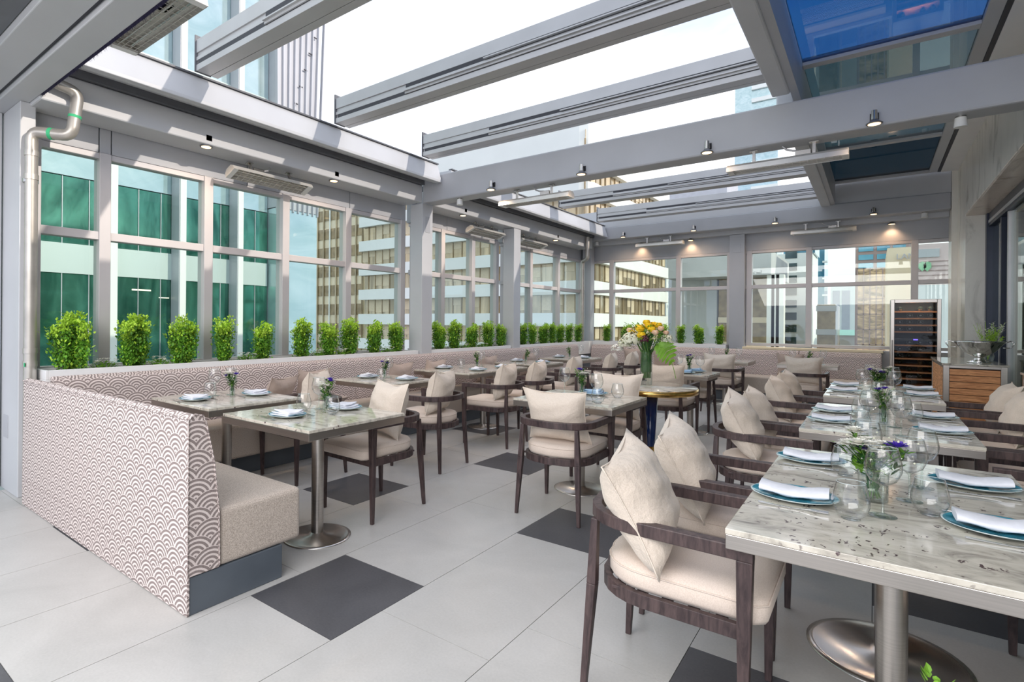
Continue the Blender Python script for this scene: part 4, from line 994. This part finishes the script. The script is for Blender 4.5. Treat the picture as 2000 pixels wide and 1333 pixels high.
for x, y, z, lab in ((-4.32, 5.70, 2.99, 'at the left end of the deep cross beam'), (.52, 5.74, 2.99, 'at the right end of the deep cross beam'), (-4.85, 11.42, 3.17, 'at the left end of the far cross beam'), (.62, 11.42, 3.17, 'at the right end of the far cross beam')):
    r = empty('ceiling_sensor', (x, y, z)); tag(r, 'small white cylindrical ceiling sensor '+lab, 'sensor', 'white ceiling sensors')
    MB().cyl((0, 0, -.012), (0, 0, 0), .034, None, 18).build('mount', M['nickel'], r); MB().cyl((0, 0, -.085), (0, 0, -.0125), .042, .036, 18).build('housing', M['whiteplastic'], r, .004)
def arc(pts, n=5):
    pts = [Vector(p) for p in pts]; o = [pts[0]]
    for i in range(1, len(pts)-1):
        a, b, c = pts[i-1], pts[i], pts[i+1]; d = min(.07, (b-a).length*.45, (c-b).length*.45); p0 = b+(a-b).normalized()*d; p1 = b+(c-b).normalized()*d
        for k in range(n+1): t = k/n; o.append(p0*(1-t)**2+b*2*t*(1-t)+p1*t*t)
    return o+[pts[-1]]
dp = empty('drainpipe', (-5.10, 1.30, 0)); tag(dp, 'grey metal drainpipe with a double bend at the left edge', 'pipe')
def rp(mb, nm, mat, par, root): o = mb.build(nm, mat, par); o.location = -Vector(root); return o
rp(MB().tube(arc([(-5.08, 1.30, 0), (-5.08, 1.30, 2.79), (-4.85, 1.49, 2.76), (-4.845, 1.53, 3.10), (-4.845, 1.36, 3.13)]), .042, 16), 'pipe_run', M['pipe'], dp, (-5.1, 1.3, 0))
for z in (2.62, 2.44, 1.12, 1.02): rp(MB().cyl((-5.08, 1.30, z-.02), (-5.08, 1.30, z+.02), .047, None, 16), 'collar', M['pipe'], dp, (-5.1, 1.3, 0))
rp(MB().cyl((-5.1, 1.30, 2.40), (-5.1, 1.3, 2.425), .052, None, 16).box(-5.3, -5.1, 1.30, 1.32, 2.40, 2.425), 'pipe_clip', M['nickel'], dp, (-5.1, 1.3, 0))
m = MB()
for p, q in (((-4.975, 1.387, 2.776), (-4.955, 1.403, 2.773)), ((-4.849, 1.507, 2.90), (-4.848, 1.509, 2.92))): m.cyl(p, q, .0455, None, 12)
m.box(-5.06, -5.04, 1.256, 1.258, 1.0, 1.03); rp(m, 'green_sticker', M['tag'], dp, (-5.1, 1.3, 0))
dp2 = empty('drainpipe', (-5.06, 11.15, 0)); tag(dp2, 'narrow metal drainpipe in the far left corner', 'pipe')
rp(MB().tube(arc([(-5.06, 11.15, .96), (-5.06, 11.15, 2.72), (-4.84, 10.9, 2.74), (-4.84, 10.9, 3.2)]), .042, 12), 'pipe_run', M['pipe'], dp2, (-5.06, 11.15, 0))
for z in (2.55, 2.1, 1.5): rp(MB().cyl((-5.06, 11.15, z-.02), (-5.06, 11.15, z+.02), .048, None, 12), 'collar', M['pipe'], dp2, (-5.06, 11.15, 0))

# ---------------------------------------------------------------- wine fridge
fr = empty('wine_fridge', (.47, 10.3, 0)); tag(fr, 'tall stainless wine fridge with orange-lit wooden shelves and a glass door', 'wine fridge')
W2, D2, H2 = .28, .62, 1.745
MB().box(-W2, W2, .57, D2, 0, H2).box(-W2, -W2+.03, .04, .57, 0, H2).box(W2-.03, W2, .04, .57, 0, H2).box(-W2+.03, W2-.03, .04, .57, H2-.03, H2).box(-W2+.03, W2-.03, .04, .57, 0, .06).build('cabinet_body', M['steel'], fr)
MB().box(-W2+.031, W2-.031, .55, .569, .06, H2-.03).box(-W2+.031, -W2+.036, .04, .55, .06, H2-.03).box(W2-.036, W2-.031, .04, .55, .06, H2-.03).build('liner', M['fridgein'], fr)
d = MB(); d.box(-W2, -W2+.045, 0, .038, .04, H2).box(W2-.045, W2, 0, .038, .04, H2).box(-W2+.045, W2-.045, 0, .038, H2-.05, H2).box(-W2+.045, W2-.045, 0, .038, .04, .09)
d = d.build('door', M['steel'], fr, .004); MB().box(-W2+.045, W2-.045, .015, .02, .09, H2-.05).build('door_glass', M['fridgeglass'], d); MB().cyl((-W2+.02, -.035, .35), (-W2+.02, -.035, 1.15), .008, None, 10).box(-W2+.013, -W2+.027, -.035, 0, .4, .415).box(-W2+.013, -W2+.027, -.035, 0, 1.08, 1.095).build('door_handle', M['steel'], d)
k = 0
for z in [.18+.098*i for i in range(15)]:
    if abs(z-1.16) < .03: MB().box(-W2+.04, W2-.04, .05, .5, z-.02, z+.02).build('control_panel', M['fridgein'], fr); MB().box(-.02, .03, .045, .0495, z-.008, z+.008).build('display', M['bluelight'], fr); continue
    s_ = MB().box(-W2+.04, W2-.04, .05, .5, z, z+.022).build('shelf', M['shelfwood'], fr, .002)
for i, z in enumerate([.18+.098*i for i in range(15)]):
    if abs(z-1.16) < .03: continue
    for j, x in enumerate((-.17, -.06, .06, .17)):
        if (i*3+j) % 4 == 3: continue
        b = MB().cyl((x, .14, z+.058), (x, .44, z+.058), .034, None, 14).cyl((x, .07, z+.058), (x, .14, z+.058), .014, .03, 12)
        bo = b.build('wine_bottle', M['bottle']); bo.location = (.47, 10.3, 0)
        tag(bo, 'dark wine bottle lying on a wine fridge shelf', 'bottle', 'bottles lying in the wine fridge'); bo['label'] = 'dark wine bottle on the %s fridge shelf from the bottom, %s' % (['first', 'second', 'third', 'fourth', 'fifth', 'sixth', 'seventh', 'eighth', 'ninth', 'tenth', 'eleventh', 'twelfth', 'thirteenth', 'fourteenth', 'fifteenth'][i], ['far left', 'centre left', 'centre right', 'far right'][j])
fl_ = bpy.data.lights.new('fridge_lamp', 'AREA'); fl_.shape = 'RECTANGLE'; fl_.size = .4; fl_.size_y = .05; fl_.energy = 1.3; fl_.color = (1, .75, .5)
flo = bpy.data.objects.new('fridge_lamp', fl_); C.objects.link(flo); flo.location = (.47, 10.36, 1.69); flo.rotation_euler = (.2, 0, 0)
# ---------------------------------------------------------------- teak service cabinets
def cabinet(x0, x1, y0, y1, lab, h=.955):
    r = empty('service_cabinet', (x0, y0, 0)); tag(r, lab, 'cabinet'); W_, D_ = x1-x0, y1-y0
    MB().box(-.012, W_+.012, -.012, D_+.012, h-.02, h).build('countertop', M['granite'], r, .002)
    f = MB()
    for x in (0, W_-.05):
        for y in (0, D_-.05): f.box(x, x+.05, y, y+.05, 0, h-.021)
    f.box(.05, W_-.05, 0, .04, h-.05, h-.021).box(0, .04, .05, D_-.05, h-.05, h-.021).box(0, .04, .05, D_-.05, .5, .53)
    f.build('steel_frame', M['steel'], r, .002)
    sl = MB(); n = 12
    for k in range(n): sl.box(.052, W_-.052, .006, .03, .06+k*(h-.115)/n, .06+(k+1)*(h-.115)/n-.006)
    sl.build('front_slats', M['teak'], r, .002)
    MB().box(.006, .03, .055, D_-.055, .54, h-.055).build('drawer_front', M['teak'], r, .002)
    MB().box(.006, .03, .055, D_-.055, .06, .49).build('door_panel', M['teak'], r, .002)
    MB().box(.035, W_-.01, .035, D_-.01, .05, h-.06).build('carcass', M['fridgein'], r)
    return r
cabinet(.60, 1.10, 8.0, 9.5, 'teak-slatted steel service cabinet by the folding doors, punch bowl on top')
cabinet(1.04, 1.18, 6.2, 6.9, 'second teak-slatted cabinet, just cut by the right edge of the photo', .955)
bw = empty('punch_bowl', (.92, 8.35, .956)); tag(bw, 'large polished silver footed bowl on the service cabinet', 'bowl')
MB().lathe([(0, .0), (.10, .0), (.10, .008), (.05, .03), (.035, .06), (.06, .075), (.13, .12), (.18, .19), (.215, .235), (.222, .24), (.205, .225), (.165, .17), (.11, .11), (0, .085)], 48).build('bowl', M['silver'], bw)
m = MB()
for s in (-1, 1): m.tube([(s*.20, 0, .22), (s*.25, 0, .245), (s*.28, .0, .22), (s*.25, 0, .17), (s*.19, 0, .17)], .006, 8)
m.build('handle', M['silver'], bw)
vz = empty('flower_vase', (1.04, 8.75, .956)); tag(vz, 'glass vase of yellow-green foliage behind the silver bowl', 'flowers in a vase')
MB().shell([(0, .003), (.045, .003), (.055, .06), (.04, .12), (.05, .17)], 24).build('glass_vase', M['vaseglass'], vz)
m = MB(); mw = MB(); R = random.Random(11)
for k in range(26):
    a = R.uniform(0, 2*pi); q = R.uniform(.03, .15); hh = R.uniform(.25, .46); m.tube([(0, 0, .02), (q*cos(a)*.4, q*sin(a)*.4, .2), (q*cos(a), q*sin(a), hh)], .0018, 5)
    for t in range(16): f = R.uniform(.5, 1); e = R.uniform(0, 2*pi); leafy(m if hh < .4 else mw, (q*cos(a)*f, q*sin(a)*f, hh*f), (cos(e), sin(e), .6), R.uniform(.03, .05), .007)
m.build('foliage', M['leaftip'], vz); mw.build('white_sprays', M['petalwhite'], vz)
# ---------------------------------------------------------------- the city around the terrace
def bld(name, lab, loc=(0, 0, 0)): r = empty(name, loc); return tag(r, lab, 'building')
m = MB(); m.box(-400, 400, -200, 600, -40.2, -40); struct(m.build('ground', M['asphalt']), 'street level far below the terrace')
def add(par, nm, mat, *boxes, bevel=0):
    m = MB()
    for b in boxes: m.box(*b)
    o = m.build(nm, mat, par, bevel); o.location = -Vector(par.location); return o
# A: green glass block next door, with white fins
A = bld('glass_office_building', 'tall green glass office building with white vertical fins, just outside the left windows', (-12, 2, -30))
YE = 8.62
add(A, 'glass_wall', M['greenglass'], (-20, -11.35, -8, 7.45, -30, 3.9)); add(A, 'pale_glass_corner', M['paleglass'], (-20, -11.0, 7.47, YE, -30, 4.0))
add(A, 'upper_glass_wall', M['paleglass'], (-20, -11.35, -8, 7.45, 3.92, 34))
for z in (-1.7, 2.18, 6.1 - .04):
    add(A, 'spandrel_band', M['spandrel'], (-11.345, -11.32, -8, 7.44, z, z+.53))
for z in (-4.9, -1.05, 2.8, 6.7, 10.6):
    pass
m = MB()
for i in range(40): m.box(-11.349, -11.33, -8+i*.42, -8+i*.42+.012, -8, 3.9)
o = m.build('glazing_bars', M['ribmetal'], A); o.location = -Vector(A.location)
for i in range(-8, 4):
    y = 4.05+1.255*i
    if y > 7.44: continue
    add(A, 'fin', M['whitewall'], (-11.33, -10.98, y-.06, y+.06, -30, 34)); add(A, 'fin_side_panel', M['ribmetal'], (-11.33, -11.0, y-.075, y-.061, -30, 34))
m = MB(); zt = 34
m.box(-20, -11.02, 7.46, YE, 4.02, zt)
for i in range(9):
    y = 7.46+i*.142; d = .012*(i-2)
    m.add([(-11.03, y, 3.95), (-10.955, y+.01, 3.95), (-10.955, y+.03, 3.95), (-11.03, y+.05, 3.95), (-11.03, y+d*6, 16), (-10.955, y+.01+d*6, 16), (-10.955, y+.03+d*6, 16), (-11.03, y+.05+d*6, 16)], [(0, 1, 5, 4), (1, 2, 6, 5), (2, 3, 7, 6)])
o = m.build('ribbed_metal_cladding', M['ribmetal'], A); o.location = -Vector(A.location)
m = MB()
for i in range(8): m.box(-10.975, -10.96, 7.5+i*.135, 7.6+i*.135, 5.2+i*.45, 5.23+i*.45)
o = m.build('cladding_joints', M['dark'], A); o.location = -Vector(A.location)
# lit rooms inside A seen through lower glass (ceiling light strips)
add(A, 'office_lamps', glow('office_lamp', (1, .9, .7), 1.2), (-11.349, -11.345, 4.5, 4.85, 1.93, 1.96), (-11.349, -11.345, 5.0, 5.2, 1.80, 1.82))
# B: tan tower far left
def q(x, y, Y): return atY(x, y, Y)
def tower(name, lab, Y, x0, x1, yt, mat, depth=12, zb=-40):
    a, b = q(x0, yt, Y), q(x1, yt, Y); r = bld(name, lab, ((a.x+b.x)/2, Y, zb)); r['_x'] = (a.x, b.x)
    add(r, 'body', mat, (a.x, b.x, Y, Y+depth, zb, max(a.z, b.z))); return r, a.x, b.x, max(a.z, b.z)
def zat(x, y, Y): return q(x, y, Y).z
B, xa, xb, zt = tower('tan_office_tower', 'tan office tower with brown window bands seen through the left windows', 62, 612, 712, 300, M['cream'])
per = zat(650, 500, 62)-zat(650, 537, 62); z0 = zat(650, 504, 62)
for k in range(-9, 7):
    z = z0+k*per
    if z+per*.55 < zt: add(B, 'window_band', M['tan'], (xa+.3, xb-.3, 61.9, 61.99, z, z+per*.55))
for k in range(9): add(B, 'mullion', M['whitewall'] if k % 3 == 0 else M['bronzeglass'], (xa+k*(xb-xa)/8-.12, xa+k*(xb-xa)/8+.12, 61.7, 61.88, -40, zt))
# C: white banded building with a rounded corner
YC = 52; xc = q(1150, 600, YC).x; xl = q(700, 600, YC).x; ye = 80
Cb = bld('banded_office_building', 'long white office building with strips of bronze windows beyond the corner column', (xc-20, YC+10, -40))
zs = [zat(1000, y, YC) for y in (675, 637, 613, 578, 554, 517, 496, 460)]
fl = (zs[3]-zs[1]); top = zat(1150, 268, YC)
zz = zs[0]-fl*5
add(Cb, 'core', M['bronzeglass'], (xl+.6, xc-.6, YC+.6, ye-.6, -40, top-.5))
k = 0; bands = []
z = zs[1]-fl*6
while z < top+.01:
    bands.append((z, z+fl*.42)); z += fl
for i, (z0_, z1_) in enumerate(bands):
    m = MB(); pts = [(xl, YC), (xc-1.2, YC), (xc-.35, YC+.35), (xc, YC+1.2), (xc, ye-1.2), (xc-.35, ye-.35), (xc-1.2, ye), (xl, ye)]
    m.prism(pts, z0_, z1_ if i < len(bands)-1 else top+1.5); o = m.build('white_band', M['whitewall'], Cb); o.location = -Vector(Cb.location)
m = MB(); bl = MB(); R = random.Random(3)
n = int((xc-xl)/1.35)
for i in range(n): m.box(xl+i*1.35, xl+i*1.35+.12, YC+.5, YC+.62, -20, top)
for i in range(int((ye-YC)/1.35)): m.box(xc-.62, xc-.5, YC+i*1.35, YC+i*1.35+.12, -20, top)
for (z0_, z1_) in bands:
    for i in range(n):
        if R.random() < .7: h_ = R.uniform(.4, 1)*fl*.58; bl.box(xl+i*1.35+.15, xl+i*1.35+1.3, YC+.56, YC+.59, z1_+fl*.58-h_, z1_+fl*.58)
    for i in range(int((ye-YC)/1.35)):
        if R.random() < .5: h_ = R.uniform(.4, 1)*fl*.58; bl.box(xc-.59, xc-.56, YC+i*1.35+.15, YC+i*1.35+1.3, z1_+fl*.58-h_, z1_+fl*.58)
o = m.build('mullions', M['tan'], Cb); o.location = -Vector(Cb.location); o = bl.build('window_blinds', M['blind'], Cb); o['kind'] = 'stuff'; o.location = -Vector(Cb.location)
# D: concrete building with an overhanging top
Y = 88; D, xa, xb, zt = tower('concrete_office_building', 'pale concrete building with a deep overhanging top floor, behind the wide pillar', Y, 1312, 1400, 545, M['concrete'])
x2, x3 = q(1320, 600, Y).x, q(1516, 600, Y).x
add(D, 'overhang', M['concrete'], (x2, x3, Y-5, Y+14, zat(1400, 546, Y), zat(1400, 503, Y))); add(D, 'window_wall', M['tan'], (q(1402, 600, Y).x, q(1500, 600, Y).x, Y+.5, Y+10, -40, zat(1400, 546, Y)))
for k in range(12): add(D, 'floor_band', M['cream'], (q(1402, 600, Y).x, q(1500, 600, Y).x, Y+.2, Y+.49, -38+k*3.6, -37.2+k*3.6))
for x in (1508, 1517, 1526): p = q(x, 600, Y-3).x; add(D, 'pillar', M['whitewall'], (p-.45, p+.45, Y-4.5, Y-3, -40, zat(1400, 546, Y)))
# E: white tower with square dark windows, blue glass top
Y = 105; E_, xa, xb, zt = tower('white_office_tower', 'white tower with a column of square dark windows and a blue glass top', Y, 1520, 1586, 497, M['whitewall'])
add(E_, 'glass_top', M['blueglass'], (q(1528, 600, Y).x, q(1590, 600, Y).x, Y+1, Y+10, zt, zat(1550, 440, Y)))
s_ = zat(1546, 520, Y)-zat(1546, 544, Y)
for k in range(12): z = zat(1546, 529, Y)-s_*(k-1); add(E_, 'window', M['darkwin'], (q(1533, 600, Y).x, q(1556, 600, Y).x, Y-.1, Y-.01, z, z+s_*.6))
# F: slim blue glass tower
Y = 150; F_, xa, xb, zt = tower('blue_glass_tower', 'slim blue glass tower just left of the open sky', Y, 1588, 1611, 430, M['blueglass'])
for k in range(20): add(F_, 'balcony_slab', M['whitewall'], (q(1606, 600, Y).x, xb+.6, Y-.8, Y, -30+k*3.8, -29.6+k*3.8))
# G: white and grey striped tower, low buildings
Y = 170; G_, xa, xb, zt = tower('striped_tower', 'pale tower with dark vertical window stripes under the open sky', Y, 1622, 1670, 561, M['whitewall'])
for (a, b) in ((1626, 1640), (1644, 1660)): add(G_, 'window_stripe', M['ribmetal'], (q(a, 600, Y).x, q(b, 600, Y).x, Y-.1, Y-.01, -40, zt-1))
Y = 95; H_, xa, xb, zt = tower('low_brown_building', 'low brownish building at the foot of the striped tower', Y, 1596, 1632, 595, M['tan'])
for k in range(7): add(H_, 'floor_band', M['concrete'], (xa-.1, xb+.1, Y-.2, Y-.01, zt-1-k*3.4, zt-.2-k*3.4))
Y = 110; a, b = q(1636, 655, Y), q(1672, 655, Y); J = bld('domed_building', 'small building with a green copper roof low in the far window', ((a.x+b.x)/2, Y, -40))
add(J, 'walls', M['concrete'], (a.x, b.x, Y, Y+8, -40, a.z)); m = MB(); mx = (a.x+b.x)/2; h = zat(1650, 645, Y); m.add([(a.x-.3, Y-.3, a.z), (b.x+.3, Y-.3, a.z), (b.x+.3, Y+8, a.z), (a.x-.3, Y+8, a.z), (mx-1, Y+3, h), (mx+1, Y+3, h), (mx+1, Y+5, h), (mx-1, Y+5, h)], [(0, 1, 5, 4), (1, 2, 6, 5), (2, 3, 7, 6), (3, 0, 4, 7), (4, 5, 6, 7)]); o = m.build('copper_roof', M['copper'], J); o.location = -Vector(J.location)
# K: brown granite tower with reflections painted into its lower glass
Y = 90; K_, xa, xb, zt = tower('brown_office_tower', 'brown tower with blue upper windows and rippling bronze reflections below', Y, 1671, 1786, 440, M['browntower'])
for k in range(7):
    yy = 448+k*16.5
    if yy > 515: continue
    for (a, b) in ((1676, 1705), (1712, 1737), (1743, 1768)): add(K_, 'window_strip', M['blueglass'], (q(a, 600, Y).x, q(b, 600, Y).x, Y-.1, Y-.01, zat(1700, yy+10, Y), zat(1700, yy, Y)))
add(K_, 'reflective_window_wall', M['reflectwin'], (q(1674, 600, Y).x, q(1786, 600, Y).x, Y-.3, Y-.01, -40, zat(1700, 524, Y)))
m = MB()
for k in range(16): z = zat(1700, 524, Y)-k*2.0; m.box(q(1674, 600, Y).x, q(1786, 600, Y).x, Y-.36, Y-.301, z-.10, z)
for k in range(10): x = q(1674+k*12.4, 600, Y).x; m.box(x-.06, x+.06, Y-.36, Y-.301, -40, zat(1700, 524, Y))
o = m.build('mullion_grid', M['browntower'], K_); o.location = -Vector(K_.location)
# L: cream block with a lettered sign band, rose block with a leaf mark
Y = 72; L1, xa, xb, zt = tower('cream_building', 'cream building with a faint lettered band, beside the brown tower', Y, 1733, 1784, 485, M['cream'])
tx = bpy.data.curves.new('sign_lettering', 'FONT'); tx.body = 'LAN'; tx.size = .8; tx.extrude = .04
tx.materials.append(M['ribmetal']); t0 = bpy.data.objects.new('tmp', tx); me_ = bpy.data.meshes.new_from_object(t0); bpy.data.objects.remove(t0); to = bpy.data.objects.new('sign_lettering', me_); C.objects.link(to); to.parent = L1
p = q(1750, 507, Y-.2); to.location = Vector((p.x, p.y, p.z))-Vector(L1.location); to.rotation_euler = (pi/2, 0, 0)
Y = 64; L2, xa, xb, zt = tower('rose_building', 'pale rose building with a green leaf mark at the far right of the windows', Y, 1789, 1880, 478, M['pink'], 6)
add(L2, 'recess_window', M['concrete'], (q(1793, 600, Y).x, q(1834, 600, Y).x, Y-.1, Y-.01, zat(1810, 503, Y), zat(1810, 487, Y)))
for k in range(5): z = zat(1810, 512+k*9, Y); add(L2, 'joint', M['browntower'], (xa, xb, Y-.06, Y-.01, z, z+.08))
for s in (0, 1):
    m = MB(); c_ = q(1801+s*10, 521, Y); r_ = .28
    r_ = 1; m.add([(c_.x, Y-.2, c_.z-.45), (c_.x+.28, Y-.2, c_.z-.1), (c_.x+.25, Y-.2, c_.z+.3), (c_.x, Y-.2, c_.z+.45), (c_.x-.28, Y-.2, c_.z+.2), (c_.x-.25, Y-.2, c_.z-.15)]+[(c_.x, Y-.1, c_.z-.45), (c_.x+.28, Y-.1, c_.z-.1), (c_.x+.25, Y-.1, c_.z+.3), (c_.x, Y-.1, c_.z+.45), (c_.x-.28, Y-.1, c_.z+.2), (c_.x-.25, Y-.1, c_.z-.15)],
      [(0, 1, 2, 3, 4, 5), (11, 10, 9, 8, 7, 6)]+[(i, i+6, (i+1) % 6+6, (i+1) % 6) for i in range(6)]); o = m.build('leaf_mark', M['leafmark'], L2); o.location = -Vector(L2.location)
add(L2, 'lower_wall', M['whitewall'], (xa-.3, xb, Y-.8, Y-.02, -40, zat(1810, 558, Y)))
# M: pale high-rise above the cross beam, far away; white-roofed block between the beams
Y = 190; M_, xa, xb, zt = tower('pale_high_rise', 'pale blue high-rise rising above the deep cross beam near the glass roof', Y, 1436, 1520, 168, M['paleglass'])
for k in range(16): z = zt-1.5-k*3.9; add(M_, 'balcony_band', M['whitewall'], (xa+(xb-xa)*.4, xb+.2, Y-.7, Y-.01, z-1.2, z))
Y = 130; N_, xa, xb, zt = tower('grey_louvred_block', 'low grey louvred rooftop block seen between the two cross beams', Y, 1308, 1420, 350, M['ribmetal'])
Y = 140; O_, xa, xb, zt = tower('white_rooftop_block', 'white rooftop block seen between the two cross beams', Y, 1180, 1300, 372, M['whitewall'])
add(O_, 'window_row', M['darkwin'], (xa+1, xb-6, Y-.1, Y-.01, zat(1240, 392, Y), zat(1240, 378, Y)))
# block across the street to the right, mirrored in the glass on the left
S_ = bld('stone_office_building', 'grey stone office block across the street, out of view to the right', (34, 6, -40))
add(S_, 'body', M['concrete'], (26, 42, -14, 26, -40, 8.5)); m = MB()
for i in range(13):
    for k in range(8): m.box(25.9, 25.99, -13+i*3, -11+i*3, -18+k*3.3, -16+k*3.3)
o = m.build('window_grid', M['darkwin'], S_); o['kind'] = 'stuff'; o.location = -Vector(S_.location)
